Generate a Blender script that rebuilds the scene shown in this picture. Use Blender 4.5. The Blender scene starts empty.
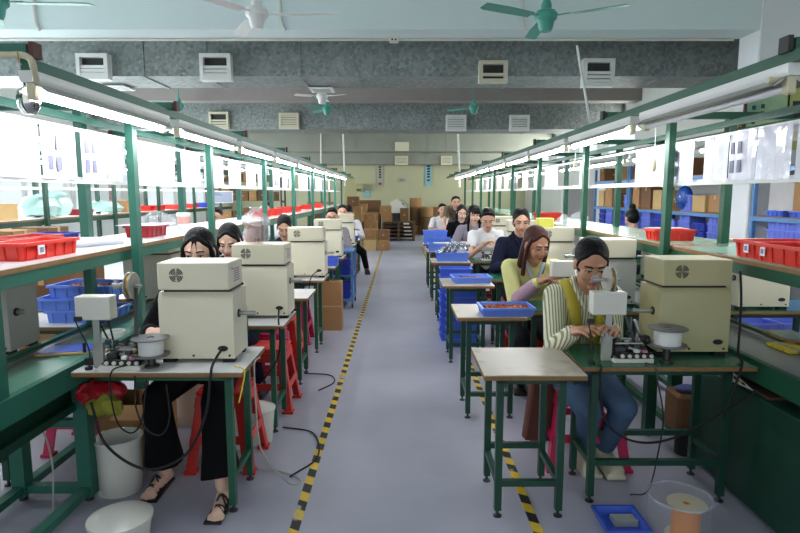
import bpy, bmesh, math, random
from mathutils import Vector, Matrix, Euler
rnd = random.Random(11)
SC = bpy.context.scene
C = SC.collection
PI = math.pi
V = Vector

# ---------------------------------------------------------------- camera
FPX, HORIZON, EYE = 580.0, 194.0, 1.59
TH = math.atan((266.5 - HORIZON) / FPX)
cam_data = bpy.data.cameras.new('camera')
cam_data.sensor_width = 36.0
cam_data.lens = FPX / 800.0 * 36.0
cam_data.clip_start = 0.05
cam_data.clip_end = 200
cam = bpy.data.objects.new('camera', cam_data)
C.objects.link(cam)
cam.location = (0, 0, EYE)
cam.rotation_euler = (PI / 2 - TH, 0, 0)
SC.camera = cam


def at(px, py, X=None, Y=None, Z=None):
    """a point of the photograph at a chosen depth, side or height -> metres"""
    u = (px - 400) / FPX
    v = (266.5 - py) / FPX
    d = (u, math.cos(TH) + v * math.sin(TH), -math.sin(TH) + v * math.cos(TH))
    if Z is not None:
        t = (Z - EYE) / d[2]
    elif Y is not None:
        t = Y / d[1]
    else:
        t = X / d[0]
    return V((d[0] * t, d[1] * t, EYE + d[2] * t))


# ---------------------------------------------------------------- materials
def lin(c):
    r = []
    for q in c:
        q = q / 255.0
        r.append(q / 12.92 if q <= 0.04045 else ((q + 0.055) / 1.055) ** 2.4)
    return (r[0], r[1], r[2], 1.0)


def mat(name, col, rough=0.5, metal=0.0, var=0.08, scale=6.0, bump=0.0, bscale=40.0, spec=0.5, emit=None, estr=0.0,
        col2=None, trans=0.0, alpha=1.0, thr=None, sheen=0.0):
    m = bpy.data.materials.new(name)
    m.use_nodes = True
    nt = m.node_tree
    b = nt.nodes['Principled BSDF']
    b.inputs['Roughness'].default_value = rough
    b.inputs['Metallic'].default_value = metal
    b.inputs['Specular IOR Level'].default_value = spec
    b.inputs['Transmission Weight'].default_value = trans
    b.inputs['Alpha'].default_value = alpha
    if sheen:
        b.inputs['Sheen Weight'].default_value = sheen
    c = lin(col)
    tc = nt.nodes.new('ShaderNodeTexCoord')
    n = nt.nodes.new('ShaderNodeTexNoise')
    n.inputs['Scale'].default_value = scale
    n.inputs['Detail'].default_value = 5
    nt.links.new(tc.outputs['Object'], n.inputs['Vector'])
    mix = nt.nodes.new('ShaderNodeMix')
    mix.data_type = 'RGBA'
    d = lin(col2) if col2 else tuple(max(0.0, q * (1 - 2.2 * var)) for q in c[:3]) + (1,)
    mix.inputs['A'].default_value = c
    mix.inputs['B'].default_value = d
    fac = n.outputs['Fac']
    if thr:
        mr = nt.nodes.new('ShaderNodeMapRange')
        mr.inputs['From Min'].default_value = thr[0]
        mr.inputs['From Max'].default_value = thr[1]
        nt.links.new(fac, mr.inputs['Value'])
        fac = mr.outputs['Result']
    nt.links.new(fac, mix.inputs['Factor'])
    nt.links.new(mix.outputs['Result'], b.inputs['Base Color'])
    if bump:
        n2 = nt.nodes.new('ShaderNodeTexNoise')
        n2.inputs['Scale'].default_value = bscale
        n2.inputs['Detail'].default_value = 3
        nt.links.new(tc.outputs['Object'], n2.inputs['Vector'])
        bp = nt.nodes.new('ShaderNodeBump')
        bp.inputs['Strength'].default_value = bump
        bp.inputs['Distance'].default_value = 0.02
        nt.links.new(n2.outputs['Fac'], bp.inputs['Height'])
        nt.links.new(bp.outputs['Normal'], b.inputs['Normal'])
    if emit:
        b.inputs['Emission Color'].default_value = lin(emit)
        b.inputs['Emission Strength'].default_value = estr
    return m


def stripes(name, ca, cb, scale, axis='X', rough=0.8, width=0.5, wobble=0.0):
    m = bpy.data.materials.new(name)
    m.use_nodes = True
    nt = m.node_tree
    b = nt.nodes['Principled BSDF']
    b.inputs['Roughness'].default_value = rough
    tc = nt.nodes.new('ShaderNodeTexCoord')
    w = nt.nodes.new('ShaderNodeTexWave')
    w.wave_type = 'BANDS'
    w.bands_direction = axis
    w.inputs['Scale'].default_value = scale
    w.inputs['Distortion'].default_value = wobble
    w.inputs['Detail'].default_value = 1
    nt.links.new(tc.outputs['Object'], w.inputs['Vector'])
    r = nt.nodes.new('ShaderNodeValToRGB')
    r.color_ramp.interpolation = 'CONSTANT'
    r.color_ramp.elements[0].color = lin(ca)
    r.color_ramp.elements[1].color = lin(cb)
    r.color_ramp.elements[1].position = width
    nt.links.new(w.outputs['Color'], r.inputs['Fac'])
    nt.links.new(r.outputs['Color'], b.inputs['Base Color'])
    return m


# ---------------------------------------------------------------- mesh builder
def rotm(rx=0, ry=0, rz=0):
    return Euler((rx, ry, rz)).to_matrix().to_4x4()


def spl(pts, n=8):
    """Catmull-Rom through the points"""
    P = [V(p) for p in pts]
    if len(P) < 3:
        return P
    P = [P[0] * 2 - P[1]] + P + [P[-1] * 2 - P[-2]]
    out = []
    for i in range(1, len(P) - 2):
        for k in range(n):
            t = k / n
            a, b, c, d = P[i - 1], P[i], P[i + 1], P[i + 2]
            out.append(0.5 * ((2 * b) + (c - a) * t + (2 * a - 5 * b + 4 * c - d) * t * t + (3 * b - a - 3 * c + d) * t ** 3))
    out.append(P[-2].copy())
    return out


class MB:
    def __init__(s, mt=None):
        s.bm = bmesh.new()
        s.mats = []
        s.k = 0
        if mt:
            s.use(mt)

    def use(s, mt):
        if mt not in s.mats:
            s.mats.append(mt)
        s.k = s.mats.index(mt)
        return s

    def faces(s, vs, fs, M=None):
        vv = [s.bm.verts.new((M @ V(v)) if M else v) for v in vs]
        for f in fs:
            try:
                q = s.bm.faces.new([vv[i] for i in f])
                q.material_index = s.k
            except ValueError:
                pass
        return s

    def merge(s, b, M=None):
        vm = {}
        for v in b.verts:
            vm[v] = s.bm.verts.new((M @ v.co) if M else v.co)
        for f in b.faces:
            q = s.bm.faces.new([vm[v] for v in f.verts])
            q.material_index = s.k
        b.free()
        return s

    def box(s, x0, x1, y0, y1, z0, z1, bev=0.0, M=None, seg=1):
        if x1 < x0: x0, x1 = x1, x0
        if y1 < y0: y0, y1 = y1, y0
        if bev <= 0:
            vs = [(x0, y0, z0), (x1, y0, z0), (x1, y1, z0), (x0, y1, z0), (x0, y0, z1), (x1, y0, z1), (x1, y1, z1), (x0, y1, z1)]
            return s.faces(vs, [(3, 2, 1, 0), (4, 5, 6, 7), (0, 1, 5, 4), (1, 2, 6, 5), (2, 3, 7, 6), (3, 0, 4, 7)], M)
        b = bmesh.new()
        bmesh.ops.create_cube(b, size=1.0)
        for v in b.verts:
            v.co = V(((x0 + x1) / 2 + v.co.x * (x1 - x0), (y0 + y1) / 2 + v.co.y * (y1 - y0), (z0 + z1) / 2 + v.co.z * (z1 - z0)))
        bmesh.ops.bevel(b, geom=list(b.edges), offset=bev, segments=seg, affect='EDGES', profile=0.5)
        return s.merge(b, M)

    def bar(s, p0, p1, w, h=None, up=(0, 0, 1)):
        """rectangular bar between two points"""
        h = h or w
        p0, p1 = V(p0), V(p1)
        d = (p1 - p0)
        L = d.length
        d.normalize()
        upv = V(up)
        if abs(d.dot(upv)) > 0.98:
            upv = V((0, 1, 0))
        a = d.cross(upv).normalized()
        c = a.cross(d).normalized()
        M = Matrix(((a.x, d.x, c.x, p0.x), (a.y, d.y, c.y, p0.y), (a.z, d.z, c.z, p0.z), (0, 0, 0, 1)))
        return s.box(-w / 2, w / 2, 0, L, -h / 2, h / 2, 0, M)

    def tube(s, pts, r, seg=8, caps=True, r1=None):
        P = [V(p) for p in pts]
        n = len(P)
        t0 = (P[1] - P[0]).normalized()
        a = t0.cross(V((0, 0, 1)))
        if a.length < 1e-3:
            a = t0.cross(V((1, 0, 0)))
        a.normalize()
        rings = []
        for i, p in enumerate(P):
            t = (P[min(i + 1, n - 1)] - P[max(i - 1, 0)])
            if t.length < 1e-9:
                t = t0
            t.normalize()
            a = a - t * a.dot(t)
            if a.length < 1e-6:
                a = t.cross(V((0.3, 0.5, 1)))
            a.normalize()
            b = t.cross(a)
            rr = r if r1 is None else r + (r1 - r) * i / (n - 1)
            if callable(r):
                rr = r(i / (n - 1))
            rings.append([s.bm.verts.new(p + (a * math.cos(2 * PI * k / seg) + b * math.sin(2 * PI * k / seg)) * rr) for k in range(seg)])
        for i in range(n - 1):
            for k in range(seg):
                f = s.bm.faces.new([rings[i][k], rings[i][(k + 1) % seg], rings[i + 1][(k + 1) % seg], rings[i + 1][k]])
                f.material_index = s.k
        if caps:
            f = s.bm.faces.new(rings[0][::-1]); f.material_index = s.k
            f = s.bm.faces.new(rings[-1]); f.material_index = s.k
        return s

    def cyl(s, p0, p1, r0, r1=None, seg=20):
        return s.tube([p0, p1], r0, seg, True, r0 if r1 is None else r1)

    def lathe(s, prof, seg=28, M=None, close=False):
        """prof: (radius, z) pairs, spun about z"""
        rings = []
        for r, z in prof:
            if r < 1e-6:
                p = V((0, 0, z))
                rings.append([s.bm.verts.new((M @ p) if M else p)])
            else:
                ring = []
                for k in range(seg):
                    p = V((r * math.cos(2 * PI * k / seg), r * math.sin(2 * PI * k / seg), z))
                    ring.append(s.bm.verts.new((M @ p) if M else p))
                rings.append(ring)
        n = len(rings)
        pairs = [(i, i + 1) for i in range(n - 1)] + ([(n - 1, 0)] if close else [])
        for i, j in pairs:
            A, B = rings[i], rings[j]
            for k in range(seg):
                k2 = (k + 1) % seg
                if len(A) == 1 and len(B) == 1:
                    continue
                if len(A) == 1:
                    q = [A[0], B[k2], B[k]]
                elif len(B) == 1:
                    q = [A[k], A[k2], B[0]]
                else:
                    q = [A[k], A[k2], B[k2], B[k]]
                f = s.bm.faces.new(q)
                f.material_index = s.k
        return s

    def ell(s, c, r, M=None, sub=3):
        b = bmesh.new()
        bmesh.ops.create_icosphere(b, subdivisions=sub, radius=1.0)
        for v in b.verts:
            v.co = V((c[0] + v.co.x * r[0], c[1] + v.co.y * r[1], c[2] + v.co.z * r[2]))
        return s.merge(b, M)

    def cap(s, p0, p1, r0, r1=None, seg=14):
        """tapered limb with round ends"""
        r1 = r0 if r1 is None else r1
        s.ell(p0, (r0,) * 3, sub=2)
        s.ell(p1, (r1,) * 3, sub=2)
        if (V(p1) - V(p0)).length > 1e-4:
            s.tube([p0, p1], r0, seg, True, r1)
        return s

    def prism(s, poly, lo, hi, axis='X', M=None):
        """poly of 2-D points swept along axis from lo to hi"""
        def P(a, b, t):
            return {'X': (t, a, b), 'Y': (a, t, b), 'Z': (a, b, t)}[axis]
        n = len(poly)
        vs = [P(a, b, lo) for a, b in poly] + [P(a, b, hi) for a, b in poly]
        fs = [tuple(range(n))[::-1], tuple(range(n, 2 * n))] + [(i, (i + 1) % n, n + (i + 1) % n, n + i) for i in range(n)]
        return s.faces(vs, fs, M)

    def build(s, name, parent=None, loc=None, fix=True, sharp=35):
        if fix:
            bmesh.ops.recalc_face_normals(s.bm, faces=list(s.bm.faces))
        me = bpy.data.meshes.new(name)
        s.bm.to_mesh(me)
        s.bm.free()
        for q in s.mats:
            me.materials.append(q)
        me.polygons.foreach_set('use_smooth', [True] * len(me.polygons))
        me.set_sharp_from_angle(angle=math.radians(sharp))
        o = bpy.data.objects.new(name, me)
        C.objects.link(o)
        if parent:
            o.parent = parent
        if loc is not None:
            o.location = loc
        return o


def tag(o, label=None, cat=None, group=None, kind=None):
    if label: o['label'] = label
    if cat: o['category'] = cat
    if group: o['group'] = group
    if kind: o['kind'] = kind
    return o


def empty(name, loc=(0, 0, 0), rz=0.0, label=None, cat=None, group=None):
    o = bpy.data.objects.new(name, None)
    o.empty_display_size = 0.1
    C.objects.link(o)
    o.location = loc
    o.rotation_euler = (0, 0, rz)
    return tag(o, label, cat, group)


def copy_tree(o, parent=None):
    c = o.copy()
    C.objects.link(c)
    if parent:
        c.parent = parent
    for ch in list(o.children):
        copy_tree(ch, c)
    return c


class Proto:
    """builds a thing once, copies it (with its parts) afterwards"""
    def __init__(s, make):
        s.make = make
        s.o = None

    def put(s, loc, rz=0.0, label=None, cat=None, group=None):
        if s.o is None:
            s.o = s.make()
            o = s.o
        else:
            o = copy_tree(s.o)
        o.location = loc
        o.rotation_euler = (0, 0, rz)
        for k in ('label', 'group'):
            if k in o.keys():
                del o[k]
        return tag(o, label, cat, group)


ORD = ['nearest', 'second', 'third', 'fourth', 'fifth', 'sixth', 'seventh', 'eighth', 'ninth', 'tenth', 'eleventh', 'twelfth',
       'thirteenth', 'fourteenth', 'fifteenth', 'sixteenth', 'seventeenth', 'eighteenth']
UP = ['bottom', 'second', 'third', 'fourth', 'fifth', 'sixth', 'seventh', 'eighth', 'ninth', 'tenth']

# ---------------------------------------------------------------- palette
M = {}
M['green'] = mat('green_paint', (26, 92, 64), 0.42, 0, 0.14, 5, col2=(18, 72, 52))
M['dgreen'] = mat('dark_green_paint', (19, 74, 54), 0.45, 0, 0.15, 5, col2=(12, 50, 38))
M['teal'] = mat('teal_paint', (44, 112, 94), 0.42, 0, 0.12, 4, col2=(34, 94, 78))
M['black'] = mat('black_plastic', (22, 22, 24), 0.45, 0, 0.1)
M['rubber'] = mat('black_rubber', (16, 16, 17), 0.7, 0, 0.1)
M['cream'] = mat('cream_enamel', (216, 209, 184), 0.42, 0, 0.04, 3)
M['cream2'] = mat('yellowed_cream_enamel', (186, 178, 134), 0.42, 0, 0.05, 3)
M['greyenamel'] = mat('grey_enamel', (166, 166, 158), 0.45, 0, 0.05, 3)
M['dial'] = mat('dark_grille', (48, 48, 44), 0.6)
M['steel'] = mat('brushed_steel', (170, 170, 168), 0.32, 0.9, 0.08, 30)
M['chrome'] = mat('chrome', (215, 212, 205), 0.08, 1.0, 0.02)
M['dsteel'] = mat('dark_steel', (82, 82, 84), 0.4, 0.7, 0.15, 20)
M['brass'] = mat('brass', (186, 150, 84), 0.35, 0.8, 0.1)
M['copper'] = mat('copper_wire', (196, 112, 62), 0.35, 0.7, 0.25, 60, col2=(110, 52, 28))
M['lam'] = mat('white_laminate', (226, 224, 226), 0.28, 0, 0.04, 3, col2=(196, 192, 190), thr=(0.45, 0.8))
M['worn'] = mat('worn_laminate', (196, 184, 168), 0.35, 0, 0.1, 7, col2=(122, 104, 88), thr=(0.55, 0.85))
M['edge'] = mat('chipboard_edge', (150, 112, 66), 0.7, 0, 0.2, 30)
M['gtop'] = mat('green_mat_top', (38, 112, 84), 0.25, 0, 0.12, 4, col2=(28, 88, 70))
M['belt'] = mat('green_conveyor_belt', (70, 124, 104), 0.3, 0, 0.12, 3, col2=(108, 148, 128), thr=(0.35, 0.75))
M['gbelt'] = mat('grey_conveyor_belt', (112, 120, 118), 0.35, 0, 0.1, 3)
M['red'] = mat('red_plastic', (222, 46, 32), 0.35, 0, 0.06, 5)
M['dred'] = mat('dark_red_plastic', (176, 28, 42), 0.35, 0, 0.06, 5)
M['stool_red'] = mat('red_stool_plastic', (206, 42, 34), 0.38, 0, 0.07, 5)
M['stool_pink'] = mat('pink_stool_plastic', (206, 34, 88), 0.38, 0, 0.07, 5)
M['blue'] = mat('blue_plastic', (68, 102, 212), 0.36, 0, 0.07, 5)
M['blue2'] = mat('light_blue_plastic', (106, 142, 236), 0.36, 0, 0.07, 5)
M['blue3'] = mat('pale_blue_plastic', (112, 128, 222), 0.36, 0, 0.07, 5)
M['rackblue'] = mat('blue_rack_paint', (84, 136, 194), 0.4, 0, 0.1, 5)
M['carton'] = mat('brown_cardboard', (172, 130, 86), 0.8, 0, 0.08, 5, col2=(150, 108, 68))
M['carton2'] = mat('pale_cardboard', (200, 166, 112), 0.8, 0, 0.08, 5)
M['carton3'] = mat('dark_cardboard', (124, 88, 56), 0.85, 0, 0.12, 5)
M['tapebr'] = mat('packing_tape', (196, 160, 110), 0.3)
M['wood'] = mat('pallet_wood', (96, 72, 50), 0.8, 0, 0.2, 12)
M['paper'] = mat('white_paper', (236, 236, 246), 0.6, 0, 0.02)
M['sleeve'] = mat('glossy_plastic_sleeve', (226, 226, 240), 0.12, 0, 0.03, bump=0.25, bscale=14)
M['print'] = mat('grey_print', (150, 148, 172), 0.6, 0, 0.5, 90, col2=(92, 90, 116))
M['pvc'] = mat('cream_pvc', (214, 204, 172), 0.4, 0, 0.06, 8)
M['white'] = mat('white_enamel', (232, 232, 228), 0.4, 0, 0.04, 4)
M['offwhite'] = mat('offwhite_plastic', (222, 218, 208), 0.4, 0, 0.05, 6)
M['yellow'] = mat('yellow_plastic', (232, 206, 52), 0.45, 0, 0.06)
M['orange'] = mat('orange_wire', (226, 138, 40), 0.4, 0, 0.1, 60)
M['tube'] = mat('lit_tube', (255, 255, 255), 0.4, emit=(246, 250, 255), estr=46)
M['deadtube'] = mat('unlit_tube', (232, 232, 236), 0.2, 0, 0.02)
M['clear'] = mat('clear_polythene', (240, 242, 246), 0.15, 0, 0.02, alpha=0.24, bump=0.5, bscale=18)
M['milky'] = mat('milky_plastic', (216, 214, 206), 0.25, 0, 0.05, 5)
M['skin'] = mat('skin', (206, 158, 132), 0.55, 0, 0.05, 10)
M['skin2'] = mat('tanned_skin', (184, 134, 106), 0.55, 0, 0.05, 10)
M['skin3'] = mat('fair_skin', (222, 180, 158), 0.55, 0, 0.05, 10)
M['hair'] = mat('black_hair', (11, 9, 9), 0.5, 0, 0.2, 30, bump=0.5, bscale=90, spec=0.16)
M['hairred'] = mat('auburn_hair', (78, 34, 26), 0.5, 0, 0.3, 30, bump=0.5, bscale=90, spec=0.25)
M['lip'] = mat('lips', (168, 92, 88), 0.5)
M['eyewhite'] = mat('eye_white', (226, 220, 214), 0.3)
M['iris'] = mat('dark_iris', (26, 18, 16), 0.2)
# ---------------------------------------------------------------- people
def fuse(mb, name, vox, parent, smooth=4, mats=None):
    """one continuous surface from overlapping closed shapes"""
    tmp = mb.build('fuse_tmp')
    r = tmp.modifiers.new('r', 'REMESH')
    r.mode = 'VOXEL'
    r.voxel_size = vox
    sm = tmp.modifiers.new('s', 'SMOOTH')
    sm.factor = 0.5
    sm.iterations = smooth
    dg = bpy.context.evaluated_depsgraph_get()
    me = bpy.data.meshes.new_from_object(tmp.evaluated_get(dg))
    old = tmp.data
    bpy.data.objects.remove(tmp)
    bpy.data.meshes.remove(old)
    me.name = name
    me.materials.clear()
    for q in (mats or mb.mats[:1]):
        me.materials.append(q)
    me.polygons.foreach_set('material_index', [0] * len(me.polygons))
    me.polygons.foreach_set('use_smooth', [True] * len(me.polygons))
    o = bpy.data.objects.new(name, me)
    C.objects.link(o)
    o.parent = parent
    return o


def ik(a, b, la, lb, pole):
    """joint between a and b for limb lengths la, lb, bent towards pole"""
    a, b, pole = V(a), V(b), V(pole)
    d = b - a
    L = d.length
    mx = (la + lb) * 0.995
    if L > mx:
        b = a + d * (mx / L)
        d = b - a
        L = mx
    x = (la * la - lb * lb + L * L) / (2 * L)
    h = math.sqrt(max(la * la - x * x, 0))
    u = d / L
    p = pole - u * pole.dot(u)
    p.normalize()
    return a + u * x + p * h, b


def hand_shapes(mb, wrist, d, n, side, s, curl=0.45):
    """palm, four fingers of unequal length and a side thumb; d along the hand, n towards the palm, side towards the thumb"""
    d, n = V(d).normalized(), V(n).normalized()
    n = (n - d * n.dot(d)).normalized()
    a = d.cross(n).normalized()
    if a.dot(V(side)) < 0:
        a = -a
    w = V(wrist)
    Mx = Matrix(((a.x, d.x, n.x, 0), (a.y, d.y, n.y, 0), (a.z, d.z, n.z, 0), (0, 0, 0, 1)))
    Mx.translation = w + d * 0.047 * s
    mb.ell((0, 0, 0), (0.040 * s, 0.052 * s, 0.017 * s), Mx, 3)
    mb.cap(w - d * 0.02 * s, w + d * 0.03 * s, 0.027 * s, 0.026 * s)
    for off, ln in ((0.030, 0.072), (0.010, 0.082), (-0.011, 0.076), (-0.031, 0.060)):
        p = w + d * 0.082 * s + a * off * s
        dd = (d + a * off * 3.0).normalized()
        r = 0.0092 * s
        mb.cap(w + d * 0.05 * s + a * off * 0.8 * s, p, 0.012 * s, r)
        for k, fr in enumerate((0.45, 0.30, 0.25)):
            ca = curl * (0.6 + 0.5 * k)
            dd = (dd * math.cos(ca) + n * math.sin(ca)).normalized()
            q = p + dd * ln * fr * s
            mb.cap(p, q, r, r * 0.9)
            p, r = q, r * 0.9
    p = w + d * 0.022 * s + a * 0.030 * s
    dd = (d * 0.75 + a * 0.55 + n * 0.35).normalized()
    q = p + dd * 0.042 * s
    mb.cap(p, q, 0.0135 * s, 0.011 * s)
    dd = (dd + n * 0.45 - a * 0.15).normalized()
    mb.cap(q, q + dd * 0.032 * s, 0.011 * s, 0.009 * s)


def person(loc, rz, label, sh=0.48, lean=12, head_pitch=25, head_yaw=0, head_roll=0, s=1.06, hands=((-0.14, -0.42, 0.86), (0.12, -0.42, 0.86)),
           feet=((-0.12, -0.40), (0.12, -0.38)), top=None, sleeve='long', legs=None, hair='long', hairm=None, skin=None, vox=0.009,
           shoes=None, stand=False, cuff=None, vest=None, flare=0.0, sandals=False, extra=None, group=None, twist=0.0, fullhead=True, neck='round', elbow=0.55, collar=None, width=1.0):
    skin = skin or M['skin']
    hairm = hairm or M['hair']
    root = empty('person', loc, rz, label, 'person', group)
    if stand:
        hz = 0.90 * s
    else:
        hz = sh + 0.085 * s
    La = math.radians(lean)

    def up(x, y, z):
        """point of the upper body: above the hips, leaned forward (towards -y) and twisted"""
        y, z = y * s, z * s
        x = x * s
        tw = twist * min(1, z / (0.5 * s))
        x, y = x * math.cos(tw) - y * math.sin(tw), x * math.sin(tw) + y * math.cos(tw)
        f = min(1.0, 0.45 + 0.55 * z / (0.5 * s)) * La
        return V((x, y * math.cos(f) - z * math.sin(f), hz + z * math.cos(f) + y * math.sin(f)))

    pel, waist, chest, neckb = up(0, 0, 0), up(0, 0.0, 0.17), up(0, 0.005, 0.34), up(0, 0.01, 0.49)
    shL, shR = up(0.165 * width, 0.01, 0.44), up(-0.165 * width, 0.01, 0.44)
    # head frame
    hc = up(0, -0.012, 0.655)
    Mh = Matrix.Translation(hc) @ rotm(math.radians(head_pitch), 0, 0) if False else Matrix.Translation(hc) @ rotm(0, 0, math.radians(head_yaw)) @ rotm(math.radians(head_pitch), 0, 0) @ rotm(0, math.radians(head_roll), 0) @ Matrix.Scale(s, 4)

    body = MB(skin)
    # head
    body.ell((0, 0.016, 0.026), (0.077, 0.096, 0.093), Mh)
    body.ell((0, -0.022, -0.036), (0.057, 0.067, 0.079), Mh)
    body.ell((0, -0.060, -0.098), (0.022, 0.022, 0.020), Mh)
    for q in (-1, 1):
        body.ell((0.036 * q, -0.060, -0.036), (0.028, 0.026, 0.030), Mh)
        body.ell((0.078 * q, 0.012, -0.012), (0.010, 0.021, 0.032), Mh)
        body.ell((0.027 * q, -0.082, 0.028), (0.022, 0.008, 0.008), Mh)
        body.ell((0.010 * q, -0.094, -0.036), (0.010, 0.010, 0.008), Mh, 2)
    hm = MB(skin)
    hm.tube([(0, -0.086, 0.016), (0, -0.096, -0.012), (0, -0.106, -0.034)], 0.008, 10, True, 0.012)
    hm.ell((0, -0.104, -0.034), (0.012, 0.010, 0.010), sub=2)
    hm.ell((0, -0.086, -0.062), (0.024, 0.010, 0.010), sub=2)
    body.merge(hm.bm, Mh)
    nk = Mh @ V((0, 0.02, -0.06))
    body.cap(neckb, nk, 0.056 * s, 0.052 * s)
    # torso
    def obox(p, r, M2=None):
        Mt = Matrix.Translation(p) @ rotm(La * 0.8, 0, twist)
        return Mt
    body.ell((0, 0, 0), (0.155 * s, 0.105 * s, 0.12 * s), obox(pel, 0))
    body.ell((0, 0, 0), (0.125 * s, 0.09 * s, 0.14 * s), obox(waist, 0))
    body.ell((0, 0, 0), (0.145 * s, 0.10 * s, 0.17 * s), obox(chest, 0))
    body.cap(shL, shR, 0.045 * s)
    body.cap(chest, neckb, 0.08 * s, 0.055 * s)
    arms = []
    for sd, sp, hp in ((-1, shR, hands[0]), (1, shL, hands[1])):
        el, wr = ik(sp, V(hp), 0.275 * s, 0.245 * s, (elbow * sd, 0.25, -0.8))
        body.cap(sp, el, 0.045 * s, 0.036 * s)
        body.cap(el, wr, 0.036 * s, 0.026 * s)
        d = (wr - el).normalized()
        d = (d + V((-0.25 * sd, -0.25, -0.1))).normalized()
        hand_shapes(body, wr, d, V((-0.35 * sd, 0.1, -1)), V((-sd, -0.2, 0.2)), s)
        arms.append((sd, sp, el, wr))
    lg = []
    for sd, ft in ((-1, feet[0]), (1, feet[1])):
        hp = pel + V((0.09 * sd * s, 0, -0.02))
        ank = V((ft[0], ft[1], 0.085 * s))
        kn, ank = ik(hp, ank, 0.43 * s, 0.40 * s, (0.08 * sd, -1, 0.6))
        body.cap(hp, kn, 0.078 * s, 0.052 * s)
        body.cap(kn, ank, 0.050 * s, 0.034 * s)
        toe = ank + V((0.02 * sd, -0.15 * s, -0.055 * s))
        body.cap(ank + V((0, 0.02 * s, -0.045 * s)), toe, 0.032 * s, 0.026 * s)
        if sandals:
            for k in range(5):
                tp = toe + V(((k - 2) * 0.014 * s * 1.1, -0.008 * s, -0.006 * s))
                body.cap(tp, tp + V((0, -0.032 * s + abs(k - 2) * 0.006, -0.006 * s)), 0.0095 * s, 0.008 * s)
        lg.append((sd, hp, kn, ank, toe))
    fuse(body, 'body', vox, root, 3)
    # eyes, brows, lips
    for q in (-1, 1):
        ey = MB(M['eyewhite'])
        ey.ell((0.031 * q, -0.0835, 0.004), (0.0145, 0.007, 0.0065), Mh, 2)
        ey.use(M['iris'])
        ey.ell((0.031 * q, -0.0885, 0.002), (0.0062, 0.0035, 0.0058), Mh, 2)
        tb = MB()
        tb.tube([(0.015 * q, -0.087, 0.004), (0.031 * q, -0.0915, 0.0095), (0.047 * q, -0.083, 0.004)], 0.0026, 6)
        ey.merge(tb.bm, Mh)
        ey.build('eye', root)
    for q in (-1, 1):
        br = MB(hairm)
        tb = MB()
        tb.tube(spl([(0.013 * q, -0.0925, 0.025), (0.032 * q, -0.0925, 0.031), (0.051 * q, -0.079, 0.026)], 4), 0.0036, 6)
        br.merge(tb.bm, Mh)
        br.build('eyebrow', root)
    lp = MB(M['lip'])
    lp.ell((0, -0.0905, -0.0585), (0.0225, 0.007, 0.0055), Mh, 2)
    lp.ell((0, -0.0905, -0.067), (0.019, 0.007, 0.006), Mh, 2)
    lp.build('lips', root)
    # hair
    h = MB(hairm)

    def hcap(pts, r0, r1):
        P = [Mh @ V(p) for p in spl(pts, 4)]
        for i in range(len(P) - 1):
            ra = r0 + (r1 - r0) * i / (len(P) - 1)
            rb = r0 + (r1 - r0) * (i + 1) / (len(P) - 1)
            h.cap(P[i], P[i + 1], ra * s, rb * s, 10)
    if hair in ('long', 'bob', 'bun', 'tied', 'pony'):
        if hair in ('tied', 'bun'):
            h.ell((0, 0.030, 0.043), (0.0835, 0.1005, 0.089), Mh)
        else:
            h.ell((0, 0.032, 0.042), (0.083, 0.0965, 0.088), Mh)
        h.ell((0, 0.056, -0.01), (0.078, 0.074, 0.085), Mh)
        rr_ = 0.008 if hair in ('tied', 'bun') else 0.012
        for q in (-1, 1):
            hcap([(0.006 * q, -0.048, 0.095), (0.044 * q, -0.050, 0.066), (0.067 * q, -0.028, 0.036), (0.073 * q, -0.008, -0.005)], rr_, rr_)
        if hair == 'long':
            for q in (-1, 1):
                hcap([(0.062 * q, -0.026, 0.055), (0.078 * q, -0.018, -0.02), (0.080 * q, -0.02, -0.12), (0.074 * q, -0.03, -0.22)], 0.015, 0.017)
                hcap([(0.064 * q, 0.035, 0.0), (0.072 * q, 0.035, -0.10), (0.068 * q, 0.045, -0.22)], 0.034, 0.024)
            hcap([(0, 0.09, 0.0), (0, 0.095, -0.1), (0, 0.085, -0.24)], 0.055, 0.035)
        if hair == 'bob':
            for q in (-1, 1):
                hcap([(0.064 * q, -0.020, 0.05), (0.077 * q, -0.008, -0.03), (0.074 * q, 0.0, -0.10)], 0.015, 0.016)
                hcap([(0.055 * q, 0.06, 0.0), (0.06 * q, 0.06, -0.10)], 0.045, 0.035)
        if hair == 'bun':
            h.ell((0, 0.075, 0.135), (0.045, 0.045, 0.04), Mh)
        if hair == 'tied':
            h.ell((0, 0.125, -0.02), (0.032, 0.034, 0.036), Mh)
        if hair == 'pony':
            hcap([(0.0, 0.12, 0.05), (0.07, 0.12, -0.03), (0.095, 0.04, -0.12), (0.085, -0.03, -0.24)], 0.034, 0.020)
        if fullhead == 'wisps':
            for q in (-1, 1):
                hcap([(0.004 * q, -0.056, 0.092), (0.010 * q, -0.077, 0.060), (0.016 * q, -0.090, 0.030)], 0.006, 0.0035)
        if hair == 'long' and fullhead == 'fringe':
            for q in (-0.04, -0.02, 0, 0.02, 0.04):
                hcap([(q, -0.058, 0.095), (q * 1.2, -0.088, 0.055), (q * 1.25, -0.094, 0.030)], 0.013, 0.007)
    else:
        h.ell((0, 0.030, 0.050), (0.083, 0.097, 0.081), Mh)
        h.ell((0, 0.060, 0.005), (0.075, 0.062, 0.070), Mh)
        h.cap(Mh @ V((-0.045, -0.048, 0.098)), Mh @ V((0.045, -0.048, 0.098)), 0.014 * s, 0.018 * s)
        for q in (-1, 1):
            h.cap(Mh @ V((0.07 * q, -0.012, 0.06)), Mh @ V((0.074 * q, -0.006, 0.01)), 0.013 * s, 0.007 * s)
    fuse(h, 'hair', max(vox * 0.9, 0.006), root, 3)
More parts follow.
